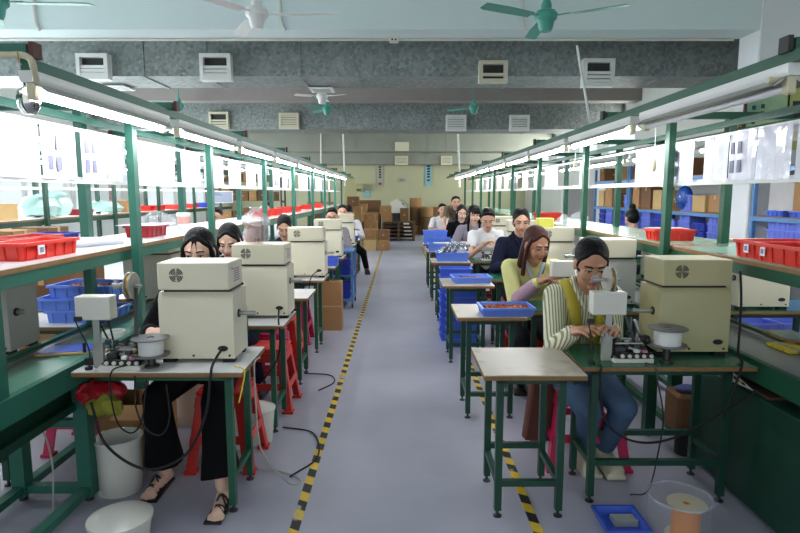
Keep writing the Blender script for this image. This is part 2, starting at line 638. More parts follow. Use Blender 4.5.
    # top garment
    if top:
        t = MB(top)
        t.ell((0, 0, 0), (0.172 * s, 0.128 * s, 0.13 * s), obox(up(0, 0, 0.05), 0))
        t.ell((0, 0, 0), (0.152 * s, 0.118 * s, 0.17 * s), obox(waist, 0))
        t.ell((0, 0, 0), (0.170 * s, 0.124 * s, 0.19 * s), obox(chest, 0))
        t.cap(shR, shL, 0.060 * s)
        t.cap(up(-0.06, 0.01, 0.475), up(0.06, 0.01, 0.475), 0.058 * s)
        for sd, sp, el, wr in arms:
            t.cap(sp, el, 0.064 * s, 0.054 * s)
            if sleeve == 'long':
                e = el + (wr - el) * 0.90
                t.cap(el, e, 0.053 * s, 0.043 * s)
        o = fuse(t, 'top', max(vox, 0.008), root, 3)
        if sleeve == 'short':
            # cut the sleeves half-way down the upper arm
            b = bmesh.new()
            b.from_mesh(o.data)
            for sd, sp, el, wr in arms:
                d = (el - sp).normalized()
                c = sp + (el - sp) * 0.62
                dead = [f for f in b.faces if (f.calc_center_median() - c).dot(d) > 0 and ((f.calc_center_median() - sp) - d * (f.calc_center_median() - sp).dot(d)).length < 0.085 * s and f.calc_center_median().x * sd > 0.09 * s]
                bmesh.ops.delete(b, geom=dead, context='FACES')
            b.to_mesh(o.data)
            b.free()
        # collar
        if neck == 'collar':
            cl = MB(collar or cuff or top)
            for q in (-1, 1):
                P = [up(0.055 * q, 0.05, 0.535), up(0.072 * q, 0.0, 0.528), up(0.055 * q, -0.062, 0.492), up(0.022 * q, -0.115, 0.43)]
                cl.tube(spl(P, 4), 0.017 * s, 8, True, 0.012 * s)
            fuse(cl, 'collar', 0.006, root, 3)
        if cuff and sleeve == 'long':
            for sd, sp, el, wr in arms:
                cf = MB(cuff)
                cf.cap(el + (wr - el) * 0.12, el + (wr - el) * 0.86, 0.057 * s, 0.046 * s, 16)
                fuse(cf, 'sleeve_cover', 0.008, root, 3)
    if vest:
        t = MB(vest)
        for q in (-1, 1):
            P = [up(0.075 * q, 0.12, 0.30), up(0.085 * q, 0.09, 0.44), up(0.092 * q, 0.02, 0.505), up(0.080 * q, -0.075, 0.46), up(0.06 * q, -0.125, 0.36), up(0.05 * q, -0.135, 0.20)]
            P = spl(P, 4)
            for i in range(len(P) - 1):
                t.cap(P[i], P[i + 1], 0.032 * s, 0.032 * s, 10)
        t.ell((0, 0.03, 0), (0.162 * s, 0.110 * s, 0.19 * s), obox(chest, 0))
        fuse(t, 'apron', 0.008, root, 3)
    if legs:
        t = MB(legs)
        t.ell((0, 0, 0), (0.172 * s, 0.128 * s, 0.115 * s), obox(pel, 0))
        for sd, hp, kn, ank, toe in lg:
            t.cap(hp, kn, 0.094 * s, 0.068 * s)
            r1 = 0.052 * s + flare
            low = ank + (kn - ank) * 0.10
            t.cap(kn, low + (kn - low) * 0.4, 0.066 * s, (0.056 + flare * 0.45) * s)
            t.tube([low + (kn - low) * 0.45, low], (0.056 + flare * 0.4) * s, 16, True, r1)
        fuse(t, 'trousers', max(vox, 0.008), root, 3)
    for sd, hp, kn, ank, toe in lg:
        if sandals:
            t = MB(M['black'])
            t.cap(V((ank.x, ank.y + 0.03, 0.010)), V((toe.x, toe.y - 0.03, 0.010)), 0.010, 0.010, 8)
            t.box(min(ank.x, toe.x) - 0.034, max(ank.x, toe.x) + 0.034, toe.y - 0.05, ank.y + 0.05, 0.0, 0.012, 0.004)
            for a0, a1, yy in ((-1, 1, 0.02), (1, -1, 0.02), (-1, 1, 0.075), (1, -1, 0.075)):
                cx, cy = toe.x, toe.y + yy
                zz = 0.060 if yy < 0.05 else 0.085
                t.tube(spl([(cx + 0.036 * a0 * s, cy - 0.025, 0.012), (cx + 0.0, cy, zz * s), (cx + 0.036 * a1 * s, cy + 0.03, 0.02)], 5), 0.0055, 6)
            t.build('sandal', root)
        else:
            t = MB(shoes or M['black'])
            t.cap(V((ank.x, ank.y + 0.025 * s, 0.05 * s)), V((toe.x, toe.y - 0.01, 0.042 * s)), 0.045 * s, 0.040 * s)
            t.cap(V((ank.x, ank.y + 0.02 * s, 0.05 * s)), ank + V((0, 0.005, 0.01)), 0.045 * s, 0.044 * s)
            t.box(min(ank.x, toe.x) - 0.042 * s, max(ank.x, toe.x) + 0.042 * s, toe.y - 0.048 * s, ank.y + 0.066 * s, 0.002, 0.028 * s, 0.008)
            fuse(t, 'shoe', 0.008, root, 3)
    if extra:
        extra(root, up, Mh, arms, s)
    return root


STRIPE = stripes('striped_shirt_cloth', (226, 224, 202), (142, 140, 96), 20, 'X', 0.85, 0.62, 0.6)
def cloth(n, c, **k):
    return mat(n, c, 0.9, 0, 0.08, 12, bump=0.15, bscale=14, spec=0.15, **k)
K = {'black': cloth('black_cloth', (13, 13, 16)), 'white': cloth('white_cloth', (232, 230, 232)), 'navy': cloth('navy_cloth', (28, 30, 52)),
     'grey': cloth('grey_cloth', (150, 142, 150)), 'olive': cloth('olive_cloth', (116, 104, 84)), 'denim': cloth('denim', (82, 104, 134)),
     'yellow': cloth('pale_yellow_cloth', (224, 218, 150)), 'purple': mat('purple_print_cloth', (156, 120, 146), 0.85, 0, 0.1, 60, col2=(196, 160, 178)),
     'mustard': cloth('mustard_cloth', (178, 160, 62)), 'dark': cloth('dark_cloth', (40, 38, 46)), 'palegreen': cloth('pale_blue_cloth', (176, 188, 208)),
     'shoe': mat('cream_canvas', (222, 214, 188), 0.7), 'blue': cloth('blue_cloth', (52, 72, 150)), 'redcl': cloth('red_cloth', (170, 40, 60))}
# ---------------------------------------------------------------- the room
def S(o):
    o['kind'] = 'structure'
    return o
XL, XR, YB, ZC = -7.4, 5.4, 25.2, 4.15
m_floor = mat('grey_painted_floor', (176, 174, 188), 0.36, 0, 0.06, 0.9, col2=(148, 147, 162), thr=(0.35, 0.75), bump=0.05, bscale=6)
m_ceil = mat('pale_blue_ceiling_paint', (216, 229, 228), 0.7, 0, 0.03, 2)
m_back = mat('yellow_green_wall_paint', (200, 198, 164), 0.75, 0, 0.05, 0.8)
m_wall = mat('white_wall_paint', (222, 222, 216), 0.75, 0, 0.05, 1.2)
m_col = mat('white_column_paint', (226, 228, 230), 0.7, 0, 0.04, 2)
b = MB(m_floor); b.box(XL - 0.2, XR + 0.2, -3.5, YB + 0.2, -0.12, 0); S(b.build('floor'))
b = MB(m_ceil); b.box(XL - 0.2, XR + 0.2, -3.5, YB + 0.2, ZC, ZC + 0.15); S(b.build('ceiling'))
b = MB(m_back); b.box(XL - 0.2, XR + 0.2, YB, YB + 0.2, 0, ZC); S(b.build('wall_back'))
added_rwins = [(13.6, 15.8), (16.2, 18.4), (18.8, 21.0), (21.4, 23.6)]  # unseen windows added to brighten the far end of the hall
b = MB(m_wall); b.box(XR, XR + 0.2, -3.5, YB, 0, 2.4); b.box(XR, XR + 0.2, -3.5, YB, 3.5, ZC)
ys = [-3.5] + [q for w in added_rwins for q in w] + [YB]
for i in range(0, len(ys), 2):
    b.box(XR, XR + 0.2, ys[i], ys[i + 1], 2.4, 3.5)
S(b.build('wall_right'))
# left wall with window openings
wins = [(3.6, 6.7), (6.85, 9.95), (10.1, 13.2), (13.35, 15.6), (17.0, 19.6), (20.0, 22.6)]  # the farthest windows are added to bring light to the back
b = MB(m_wall)
b.box(XL - 0.2, XL, -3.5, YB, 0, 0.95)
b.box(XL - 0.2, XL, -3.5, YB, 2.75, ZC)
ys = [-3.5] + [q for w in wins for q in w] + [YB]
for i in range(0, len(ys), 2):
    b.box(XL - 0.2, XL, ys[i], ys[i + 1], 0.95, 2.75)
S(b.build('wall_left'))
m_glass = mat('window_glass', (236, 246, 246), 0.05, 0, 0.01, alpha=0.18)
for i, (a, c) in enumerate(wins):
    f = MB(M['white'])
    for yy in (a + 0.03, (a + c) / 2, c - 0.03):
        f.box(XL - 0.12, XL - 0.04, yy - 0.03, yy + 0.03, 0.95, 2.75)
    for zz in (0.98, 1.95, 2.72):
        f.box(XL - 0.118, XL - 0.042, a, c, zz - 0.03, zz + 0.03)
    w = S(f.build('window_%d' % (i + 1)))
    g = MB(m_glass); g.box(XL - 0.085, XL - 0.079, a, c, 0.95, 2.75); g.build('window_glass', w)
    g = MB(M['white']); g.box(XL - 0.06, XL + 0.05, a - 0.04, c + 0.04, 0.93, 0.96); g.build('window_sill', w)
# beams across the hall and the right column
b = MB(m_ceil); b.box(XL, XR, 7.04, 7.45, 3.49, ZC, 0.0); S(b.build('beam'))
m_shaded = mat('shaded_beam_paint', (146, 136, 132), .8)  # shade on the far beams put into their colour
b = MB(m_shaded); b.box(XL, XR, 13.3, 13.7, 3.66, ZC); S(b.build('beam'))
b = MB(m_shaded); b.box(XL, XR, 19.6, 20.0, 3.66, ZC); S(b.build('beam'))
b = MB(m_col); b.box(4.19, XR, 7.03, 7.46, 0, ZC, 0.012); S(b.build('column'))
m_mar = mat('maroon_column_paint', (140, 36, 48), 0.6)
p = at(112, 200, Y=16.5)
b = MB(m_mar); b.box(p.x - 0.08, p.x + 0.10, 16.5, 16.7, 0, ZC); S(b.build('column'))
b = MB(m_wall); b.box(p.x - 0.65, p.x - 0.08, 16.55, 16.65, 0, ZC); b.box(p.x + 0.10, p.x + 0.6, 16.55, 16.65, 0, ZC); S(b.build('partition'))
m_gcol = mat('grey_column_paint', (176, 176, 172), 0.7)
p0, p1 = at(567, 200, Y=13.2), at(594, 200, Y=13.2)
b = MB(m_gcol); b.box(p0.x, p1.x, 13.2, 13.7, 0, 1.75, .01); o = b.build('locker'); tag(o, 'plain grey locker standing in the distance left of the right racks', 'locker')
b = MB(M['dial']); b.box(p1.x - .12, p1.x - .09, 13.192, 13.2, .9, 1.05); b.build('handle', o)

# conduits along the beam
m_cond = mat('cream_conduit', (216, 214, 206), 0.5)
b = MB(m_cond); b.cyl((XL + .3, 7.425, 3.475), (4.1, 7.425, 3.475), 0.017, seg=10)
o = tag(b.build('ceiling_conduit'), 'long cream conduit clipped along the lower edge of the big beam', 'conduit')
for k, px in enumerate((36, 281, 522)):
    p = at(px, 36, Y=7.02)
    b = MB(m_cond)
    b.tube(spl([(p.x, 7.02, ZC), (p.x, 7.02, 3.75), (p.x + 0.01, 7.02, 3.56), (p.x + 0.05, 7.02, 3.475)], 6), 0.017, 8)
    tag(b.build('ceiling_conduit'), 'thin cream conduit dropping down the beam face ' + ('above the first air outlet', 'beside the white ceiling fan', 'beside the green ceiling fan')[k], 'conduit', )
b = MB(M['offwhite']); p = at(394, 40, Y=7.0); b.box(p.x - 0.055, p.x + 0.055, 6.97, 7.04, p.z - 0.03, p.z + 0.03, 0.008)
jb = b.build('junction_box'); tag(jb, 'small cream junction box on the middle of the beam edge', 'junction box')
b = MB(M['dial']); b.cyl((p.x - .02, 6.968, p.z), (p.x - .02, 6.972, p.z), 0.012, seg=10); b.cyl((p.x + .02, 6.968, p.z), (p.x + .02, 6.972, p.z), 0.012, seg=10); b.build('socket_hole', jb)

# ---------------------------------------------------------------- air ducts
def galv():
    m = bpy.data.materials.new('galvanised_sheet')
    m.use_nodes = True
    nt = m.node_tree
    bs = nt.nodes['Principled BSDF']
    bs.inputs['Roughness'].default_value = 0.5
    bs.inputs['Metallic'].default_value = 0.35
    tc = nt.nodes.new('ShaderNodeTexCoord')
    vo = nt.nodes.new('ShaderNodeTexVoronoi'); vo.inputs['Scale'].default_value = 24
    no = nt.nodes.new('ShaderNodeTexNoise'); no.inputs['Scale'].default_value = 1.1; no.inputs['Detail'].default_value = 4
    nt.links.new(tc.outputs['Object'], vo.inputs['Vector']); nt.links.new(tc.outputs['Object'], no.inputs['Vector'])
    r = nt.nodes.new('ShaderNodeValToRGB')
    r.color_ramp.elements[0].color = lin((118, 126, 124)); r.color_ramp.elements[1].color = lin((168, 172, 170))
    nt.links.new(vo.outputs['Color'], r.inputs['Fac'])
    mx = nt.nodes.new('ShaderNodeMix'); mx.data_type = 'RGBA'; mx.blend_type = 'MULTIPLY'
    mx.inputs['Factor'].default_value = 0.5
    nt.links.new(r.outputs['Color'], mx.inputs['A'])
    r2 = nt.nodes.new('ShaderNodeValToRGB')
    r2.color_ramp.elements[0].color = (0.5, 0.53, 0.52, 1); r2.color_ramp.elements[0].position = 0.3
    r2.color_ramp.elements[1].color = (1, 1, 1, 1); r2.color_ramp.elements[1].position = 0.7
    nt.links.new(no.outputs['Fac'], r2.inputs['Fac'])
    nt.links.new(r2.outputs['Color'], mx.inputs['B'])
    nt.links.new(mx.outputs['Result'], bs.inputs['Base Color'])
    return m
M['galv'] = galv()
M['galv2'] = mat('dull_galvanised_sheet', (150, 152, 140), 0.55, 0.2, 0.08, 3)


def duct(y0, y1, z0, z1, x0, x1, seams, label, vents, m=None, vs=1.0):
    root = empty('air_duct', ((x0 + x1) / 2, (y0 + y1) / 2, z0), 0, label, 'air duct')
    L = root.location
    b = MB(m or M['galv'])
    b.box(x0 - L.x, x1 - L.x, y0 - L.y, y1 - L.y, 0, z1 - z0)
    b.build('duct_shell', root)
    for x in seams:
        q = MB(m or M['galv'])
        q.box(x - .012 - L.x, x + .012 - L.x, y0 - .012 - L.y, y1 - L.y, -0.012, z1 - z0 - .01)
        q.build('seam_flange', root)
    for (px0, py0, px1, py1, mm, dark) in vents:
        a, c = at(px0, py0, Y=y0 - 0.08), at(px1, py1, Y=y0 - 0.08)
        v = MB(mm)
        x_0, x_1, zz0, zz1 = a.x - L.x, c.x - L.x, c.z - z0, a.z - z0
        yy = y0 - L.y
        d = 0.13
        t = 0.05 * vs
        v.box(x_0, x_0 + t, yy - d, yy, zz0, zz1); v.box(x_1 - t, x_1, yy - d, yy, zz0, zz1)
        v.box(x_0 + t, x_1 - t, yy - d, yy, zz0, zz0 + t); v.box(x_0 + t, x_1 - t, yy - d, yy, zz1 - t, zz1)
        vo = v.build('air_outlet', root)
        g = MB(M['dial'])
        g.box(x_0 + t, x_1 - t, yy - d * 0.45, yy, zz0 + t, zz1 - t)
        g.build('outlet_throat', vo)
        n = 5
        lo = MB(mm)
        for k in range(n):
            z = zz0 + t + (zz1 - zz0 - 2 * t) * (k + 0.5) / n
            if dark and k > 2 or (dark == 2 and k != 1):
                continue
            lo.box(x_0 + t, x_1 - t, yy - d * 0.9, yy - d * 0.5, z - 0.022 * vs, z + 0.018 * vs, 0, None)
        lo.build('louver', vo)
    return root
W, CR = M['white'], M['cream']
duct(8.2, 9.1, 3.19, 4.1, -7.3, 5.3, [at(x, 60, Y=8.2).x for x in (24, 143, 206, 300, 358, 443, 515, 601, 665)],
     'near galvanized air duct crossing the whole hall behind the big beam',
     [(77, 54, 110, 80, W, 1), (200, 54, 232, 81, W, 1), (479, 61, 507, 83, CR, 2), (583, 59, 613, 87, W, 1)])
duct(14.2, 15.2, 3.13, 4.1, -7.3, 5.3, [at(x, 118, Y=14.2).x for x in (300, 345, 430, 470, 530)],
     'second galvanized air duct crossing the hall, lower in the picture', [(209, 112, 229, 129, CR, 1), (279, 113, 299, 129, CR, 0), (446, 115, 466, 131, W, 0), (510, 115, 529, 131, W, 0)])
duct(20.6, 21.6, 3.07, 4.1, -7.3, 5.3, [at(x, 143, Y=20.6).x for x in (322, 356, 395, 428, 446)],
     'third air duct of dull grey sheet further down the hall', [(395, 142, 409, 151, CR, 0)], M['galv2'])
duct(24.2, 25.0, 2.80, 4.1, -7.3, 5.3, [at(x, 160, Y=24.2).x for x in (330, 370, 425, 465)],
     'farthest air duct of dull grey sheet hanging along the back wall', [(395, 156, 408, 165, CR, 0), (441, 156, 452, 165, CR, 0)], M['galv2'])
# small ceiling lights on the duct undersides
for px, py, lab in ((322, 89, 'flat white grille under the near air duct, left of the middle'), (118, 87, 'flat white grille under the near air duct by the left air outlet')):
    p = at(px, py, Z=3.18)
    b = MB(M['white']); b.box(p.x - .18, p.x + .18, p.y - .2, p.y + .2, 3.155, 3.178, .006)
    q = b.build('duct_grille'); tag(q, lab, 'grille')
    b = MB(M['greyenamel']); b.box(p.x - .13, p.x + .13, p.y - .14, p.y + .14, 3.151, 3.156); b.build('grille_slats', q)

# ---------------------------------------------------------------- ceiling fans
def fan(px, py, Y, R, mm, rot, label, ztop=ZC, mb=None):
    p = at(px, py, Y=Y)
    root = empty('ceiling_fan', p, 0, label, 'ceiling fan', 'ceiling fans')
    b = MB(mm); b.cyl((0, 0, 0.10), (0, 0, ztop - p.z - 0.02), 0.012, seg=10); b.build('down_rod', root)
    b = MB(mm); b.lathe([(0, ztop - p.z), (0.055, ztop - p.z), (0.05, ztop - p.z - 0.06), (0, ztop - p.z - 0.07)], 20); b.build('ceiling_cup', root)
    b = MB(mb or mm); b.lathe([(0, 0.17), (0.028, 0.17), (0.05, 0.11), (0.045, 0.075), (0.085, 0.06), (0.105, 0.03), (0.10, -0.01), (0.075, -0.035), (0.065, -0.09), (0.05, -0.12), (0, -0.125)], 28); b.build('motor', root)
    for k in range(3):
        a = rot + k * 2 * PI / 3
        Mx = rotm(0, 0, a)
        b = MB(mm)
        b.box(0.085, 0.22, -0.018, 0.018, 0.006, 0.014, 0, Mx)
        b.prism([(0.18, -0.05), (R * 0.6, -0.062), (R - 0.04, -0.07), (R, -0.055), (R, 0.045), (R * 0.6, 0.055), (0.18, 0.045)], 0.0, 0.007, 'Z', Mx @ rotm(math.radians(9), 0, 0))
        b.build('blade', root)
m_fang = mat('green_fan_paint', (74, 158, 140), 0.4, 0, 0.08)
fan(257, 15, 5.4, 0.75, M['white'], math.radians(-2), 'white ceiling fan in front of the beam, left of the middle')
fan(546, 18, 5.6, 0.72, m_fang, math.radians(90), 'green ceiling fan in front of the beam, right of the middle')
fan(327, 109, 12.6, 0.68, m_fang, math.radians(4), 'small distant green ceiling fan before the second duct, left one')
fan(474, 108, 12.6, 0.68, m_fang, math.radians(22), 'small distant green ceiling fan before the second duct, right one')
fan(179, 106, 12.6, 0.68, m_fang, math.radians(-4), 'distant green ceiling fan seen over the left lamp rail')
fan(322, 97, 10.6, 0.50, M['white'], math.radians(-150), 'distant white ceiling fan just under the near duct')
fan(-6, 3, 4.6, 0.72, m_fang, math.radians(4), 'green ceiling fan cut by the top left corner')

# thin hanging conduits
for k_, (x0, y0, x1, y1, Y, lab) in enumerate(((577, 46, 592, 134, 7.1, 'thin pale pole slanting from the big beam to the right lamp rail'),
                                 (458, 134, 460, 187, 14.9, 'thin white drop pipe above the far end of the right lamp rail'),
                                 (321, 134, 321, 166, 20.4, 'short thin white drop pipe on the far left side'),
                                 (343, 134, 345, 186, 17.0, 'thin white drop pipe at the far end of the left lamp rail'))):
    a, c = at(x0, y0, Y=Y), at(x1, y1, Y=Y - (0.9 if Y < 8 else 0))
    if k_ == 2: a.z = ZC
    if k_ == 0: c = c + (c - a) * .06
    b = MB(M['white']); b.cyl(a, c, 0.014 if Y < 10 else 0.022, seg=8)
    tag(b.build('drop_pipe'), lab, 'pipe')

# hazard tape on the floor
def hazard():
    m = stripes('hazard_tape', (226, 188, 50), (34, 34, 38), 1.0, 'X', 0.5, 0.5)
    nt = m.node_tree
    w = [n for n in nt.nodes if n.type == 'TEX_WAVE'][0]
    w.bands_direction = 'DIAGONAL'
    w.inputs['Scale'].default_value = 3.6
    tc = [n for n in nt.nodes if n.type == 'TEX_COORD'][0]
    mp = nt.nodes.new('ShaderNodeMapping')
    mp.inputs['Scale'].default_value = (0.55, 1.0, 0.0)
    nt.links.new(tc.outputs['Object'], mp.inputs['Vector'])
    nt.links.new(mp.outputs['Vector'], w.inputs['Vector'])
    ra = [n for n in nt.nodes if n.type == 'VALTORGB'][0]
    nz = nt.nodes.new('ShaderNodeTexNoise'); nz.inputs['Scale'].default_value = 7; nz.inputs['Detail'].default_value = 6
    nt.links.new(tc.outputs['Object'], nz.inputs['Vector'])
    mr = nt.nodes.new('ShaderNodeMapRange'); mr.inputs['From Min'].default_value = 0.62; mr.inputs['From Max'].default_value = 0.68
    nt.links.new(nz.outputs['Fac'], mr.inputs['Value'])
    mx = nt.nodes.new('ShaderNodeMix'); mx.data_type = 'RGBA'
    mx.inputs['B'].default_value = lin((178, 172, 160))
    nt.links.new(mr.outputs['Result'], mx.inputs['Factor'])
    nt.links.new(ra.outputs['Color'], mx.inputs['A'])
    nt.links.new(mx.outputs['Result'], nt.nodes['Principled BSDF'].inputs['Base Color'])
    return m
M['hazard'] = hazard()
for x, lab in ((-0.505, 'yellow and black hazard tape along the left edge of the aisle'), (0.655, 'yellow and black hazard tape running under the small right tables')):
    b = MB(M['hazard']); b.box(x - 0.024, x + 0.024, 0.4, 17.5, 0.0, 0.0016)
    tag(b.build('floor_tape'), lab, 'floor tape')

# ---------------------------------------------------------------- notices on the back wall and column
def board(name, px0, py0, px1, py1, Y, mm, label, cat, marks=None, frame=None):
    a, c = at(px0, py0, Y=Y), at(px1, py1, Y=Y)
    b = MB(frame or mm); b.box(a.x, c.x, Y - 0.012, Y + 0.02, c.z, a.z)
    if marks or frame:
        w, h = c.x - a.x, a.z - c.z
        if frame:
            t = min(w, h) * 0.05
            b.use(mm); b.box(a.x + t, c.x - t, Y - 0.015, Y - 0.012, c.z + t, a.z - t)
        for (u0, v0, u1, v1, mk) in (marks or []):
            b.use(mk); b.box(a.x + w * u0, a.x + w * u1, Y - 0.018, Y - 0.015, a.z - h * v1, a.z - h * v0)
    return tag(b.build(name), label, cat)
m_lb = mat('pale_blue_card', (150, 196, 204), 0.6); m_gp = mat('green_poster_print', (122, 166, 138), 0.5, 0, 0.15, 3, col2=(170, 196, 150), thr=(0.4, 0.6))
m_gr2 = mat('grey_card', (190, 190, 176), 0.6); m_ink = mat('dark_ink', (50, 56, 70), 0.6); m_redink = mat('red_ink', (180, 60, 60), 0.6)
cols = [(0.3, 0.06 + 0.12 * k, 0.7, 0.14 + 0.12 * k, m_ink) for k in range(5)]
board('wall_banner', 377, 165, 383, 186, YB - .03, m_gr2, 'narrow pale hanging banner on the back wall, left one', 'banner', cols + [(0.25, .84, .75, .95, m_redink)])
board('wall_banner', 425, 164, 432, 186, YB - .03, m_lb, 'narrow blue hanging banner on the back wall, right one', 'banner', cols + [(.3, .7, .7, .78, m_ink)])
board('wall_notice', 399, 178, 405, 182, YB - .03, m_gr2, 'small pale notice in the middle of the back wall', 'notice', [(0.15, .3, .85, .4, m_ink), (0.15, .6, .7, .7, m_ink)])
board('wall_notice', 364, 189, 370, 197.5, YB - .03, m_lb, 'pale blue notice beside the electrical box on the back wall', 'notice', [(0.2, .2, .8, .3, M['paper'])])
p0, p1 = at(355, 184, Y=24.7), at(362.5, 191.5, Y=24.7)
b = MB(M['cream2']); b.box(p0.x, p1.x, 24.7, YB + .002, p1.z, p0.z, .02); q = b.build('electrical_box'); tag(q, 'cream electrical box on the back wall near the left lamps', 'electrical box')
b = MB(M['dial']); b.box(p0.x + .05, p1.x - .05, 24.69, 24.7, p1.z + .04, p1.z + .1); b.build('box_slot', q)
p0, p1 = at(344, 178, Y=23), at(356, 196, Y=23)
b = MB(M['cream2']); b.box(p0.x, p1.x, 23, 23.3, 0, p0.z, .02); q = b.build('cabinet'); tag(q, 'tall cream switch cabinet standing at the far left corner', 'cabinet')
board('poster', 747, 70, 786, 141, 7.02, m_gp, 'pale green printed poster high on the right column, left one', 'poster',
      [(0.16, 0.5, 0.24, 0.56, m_ink), (0.16, 0.6, 0.24, 0.66, m_ink), (0.36, 0.48, 0.44, 0.54, m_ink), (0.36, 0.58, 0.44, 0.66, m_ink), (0.16, 0.7, 0.24, 0.76, m_ink)], frame=mat('maroon_frame', (92, 34, 40), 0.5))
board('poster', 788, 80, 840, 150, 7.02, mat('yellow_green_poster', (186, 190, 110), 0.5, 0, 0.1, 3), 'yellow green poster at the right picture edge on the column', 'poster',
      [(0.1, 0.3, 0.25, 0.4, m_ink), (0.1, 0.45, 0.25, 0.6, m_ink)])
m_bk = mat('black_sign', (40, 42, 38), 0.5); m_gold = mat('gold_print', (206, 190, 96), 0.5)
p = at(731, 127, Y=7.02)
board('sign', 727, 120, 742, 137, 7.01, m_bk, 'small black sign with gold characters on the column edge', 'sign',
      [(.1, .1, .5, .18, m_gold), (.25, .1, .33, .9, m_gold), (.1, .45, .5, .52, m_gold), (.1, .8, .5, .88, m_gold), (.6, .2, .68, .5, m_gold), (.6, .6, .9, .68, m_gold), (.62, .35, .9, .42, m_gold)])
# ---------------------------------------------------------------- the two long benches with their overhead frames
def bench(sd, postX, postY, tX, tY, cross, railX, shelf, benchX, docX, label, g, legY, endY=17.6, y0=1.9):
    """sd = -1 left, 1 right; all X given as positive distances from the aisle centre line"""
    root = empty('assembly_bench', (sd * (benchX[0] + benchX[1]) / 2, y0, 0), 0, label, 'bench')
    L = root.location
    ox, oy = L.x, L.y
    def X(x): return sd * x - ox
    def Y(y): return y - oy
    def bx(b, xa, xb, ya, yb, za, zb, bev=0):
        return b.box(X(xa), X(xb), Y(ya), Y(yb), za, zb, bev)
    # conveyor top: trough, belt, guide rails
    b = MB(g); bx(b, benchX[0], benchX[0] + .035, y0, endY, .655, .765); bx(b, benchX[1] - .035, benchX[1], y0, endY, .655, .765)
    b.build('bench_rail', root)
    b = MB(M['belt'] if sd < 0 else M['gbelt']); bx(b, benchX[0] + .035, benchX[1] - .035, y0, endY, .70, .748)
    b.build('conveyor_belt', root)
    b = MB(M['steel']); bx(b, benchX[1] - .12, benchX[1] - .105, y0, endY, .748, .768)
    b.build('belt_guide', root)
    b = MB(M['black']); bx(b, benchX[1] - .075, benchX[1] - .065, y0, endY, .748, .756)
    b.build('belt_gap', root)
    for y in legY:
        for x in (benchX[0] + .045, benchX[1] - .045):
            b = MB(g); bx(b, x - .035, x + .035, y - .035, y + .035, .03, .70); b.build('leg', root)
            b = MB(M['dsteel']); b.cyl((X(x), Y(y), 0), (X(x), Y(y), .03), .022, seg=12); b.build('levelling_foot', root)
        b = MB(g); b.bar((X(benchX[0] + .08), Y(y), .065), (X(benchX[1] - .08), Y(y), .065), .05, .04); b.build('cross_brace', root)
        b = MB(g); b.bar((X(benchX[0] + .08), Y(y), .42), (X(benchX[1] - .08), Y(y), .42), .04, .04); b.build('cross_brace', root)
        b = MB(g); b.bar((X(benchX[0] + .08), Y(y), .66), (X(benchX[1] - .08), Y(y), .66), .05, .05); b.build('cross_brace', root)
    b = MB(g)
    for x in (benchX[0] + .045, benchX[1] - .045):
        bx(b, x - .025, x + .025, legY[0], legY[-1], .045, .085)
    b.build('floor_rail', root)
    if sd < 0:
        b = MB(M['dgreen']); bx(b, benchX[0] + .06, benchX[1] - .06, y0, endY, .50, .54); bx(b, benchX[0] + .1, benchX[0] + .13, y0, endY, .54, .62); b.build('under_tray', root)
    if sd > 0:
        b = MB(M['dgreen']); bx(b, 1.615, 1.68, 3.66, 3.725, .03, .70); b.build('leg', root)
        b = MB(M['dgreen']); b.bar((X(1.65), Y(3.70), .66), (X(1.79), Y(3.70), .66), .05, .05); b.build('cross_brace', root)
        b = MB(M['dsteel']); b.cyl((X(1.648), Y(3.692), 0), (X(1.648), Y(3.692), .03), .022, seg=12); b.build('levelling_foot', root)
    # posts and T frames
    for i, y in enumerate(postY):
        b = MB(g); bx(b, postX - .022, postX + .022, y - .03, y + .03, .748, 2.055); b.build('post', root)
    for i, y in enumerate(tY):
        b = MB(g); bx(b, tX - .026, tX + .026, y - .03, y + .03, .03 if tX > benchX[1] else .748, 2.10); b.build('post', root)
        b = MB(g); bx(b, cross[0], cross[1], y - .022, y + .022, 2.10, 2.145); cb = b.build('crossbar', root)
        for xe in cross:
            e = MB(M['black'] if sd > 0 else mat('brown_cap', (92, 36, 34), 0.5)); s_ = 1 if xe == cross[1] else -1
            bx(e, xe - .012, xe + .03 * s_ if s_ < 0 else xe + .03, y - .028, y + .028, 2.094, 2.151); e.build('end_cap', cb)
    for rx in (railX, cross[0] + cross[1] - railX):
        b = MB(g); bx(b, rx - .02, rx + .02, (2.27 if sd < 0 else 1.85) if rx == railX else 2.0, endY, 2.055, 2.10); b.build('lamp_rail', root)
    # shelf
    b = MB(g); bx(b, shelf[0], shelf[0] + .03, y0, endY, shelf[2] - .085, shelf[2] - .025); bx(b, shelf[1] - .03, shelf[1], y0, endY, shelf[2] - .085, shelf[2] - .025); b.build('shelf_beam', root)
    b = MB(M['edge']); bx(b, shelf[0] - .004, shelf[1], y0, endY, shelf[2] - .025, shelf[2] - .003); b.build('shelf_board', root)
    b = MB(M['lam'] if sd < 0 else M['shelfgreen']); bx(b, shelf[0], shelf[1], y0, endY, shelf[2] - .003, shelf[2]); b.build('shelf_surface', root)
    for y in tY:
        b = MB(g); b.bar((X(shelf[0] + .02), Y(y + .045), shelf[2] - .055), (X(shelf[1] - .02), Y(y + .045), shelf[2] - .055), .03, .05); b.build('shelf_bracket', root)
    # document rails
    b = MB(M['white']); bx(b, docX - .012, docX + .028, y0, endY - 1, 1.645, 1.662); bx(b, docX + .016, docX + .028, y0, endY - 1, 1.662, 1.68); b.build('document_rail', root)
    b = MB(M['white']); bx(b, docX - .006, docX + .012, y0, endY - 1, 1.915, 1.935); b.build('document_rail', root)
    b = MB(g); bx(b, docX + .07, docX + .10, y0, endY - 1, 1.985, 2.02); b.build('frame_beam', root)
    return root
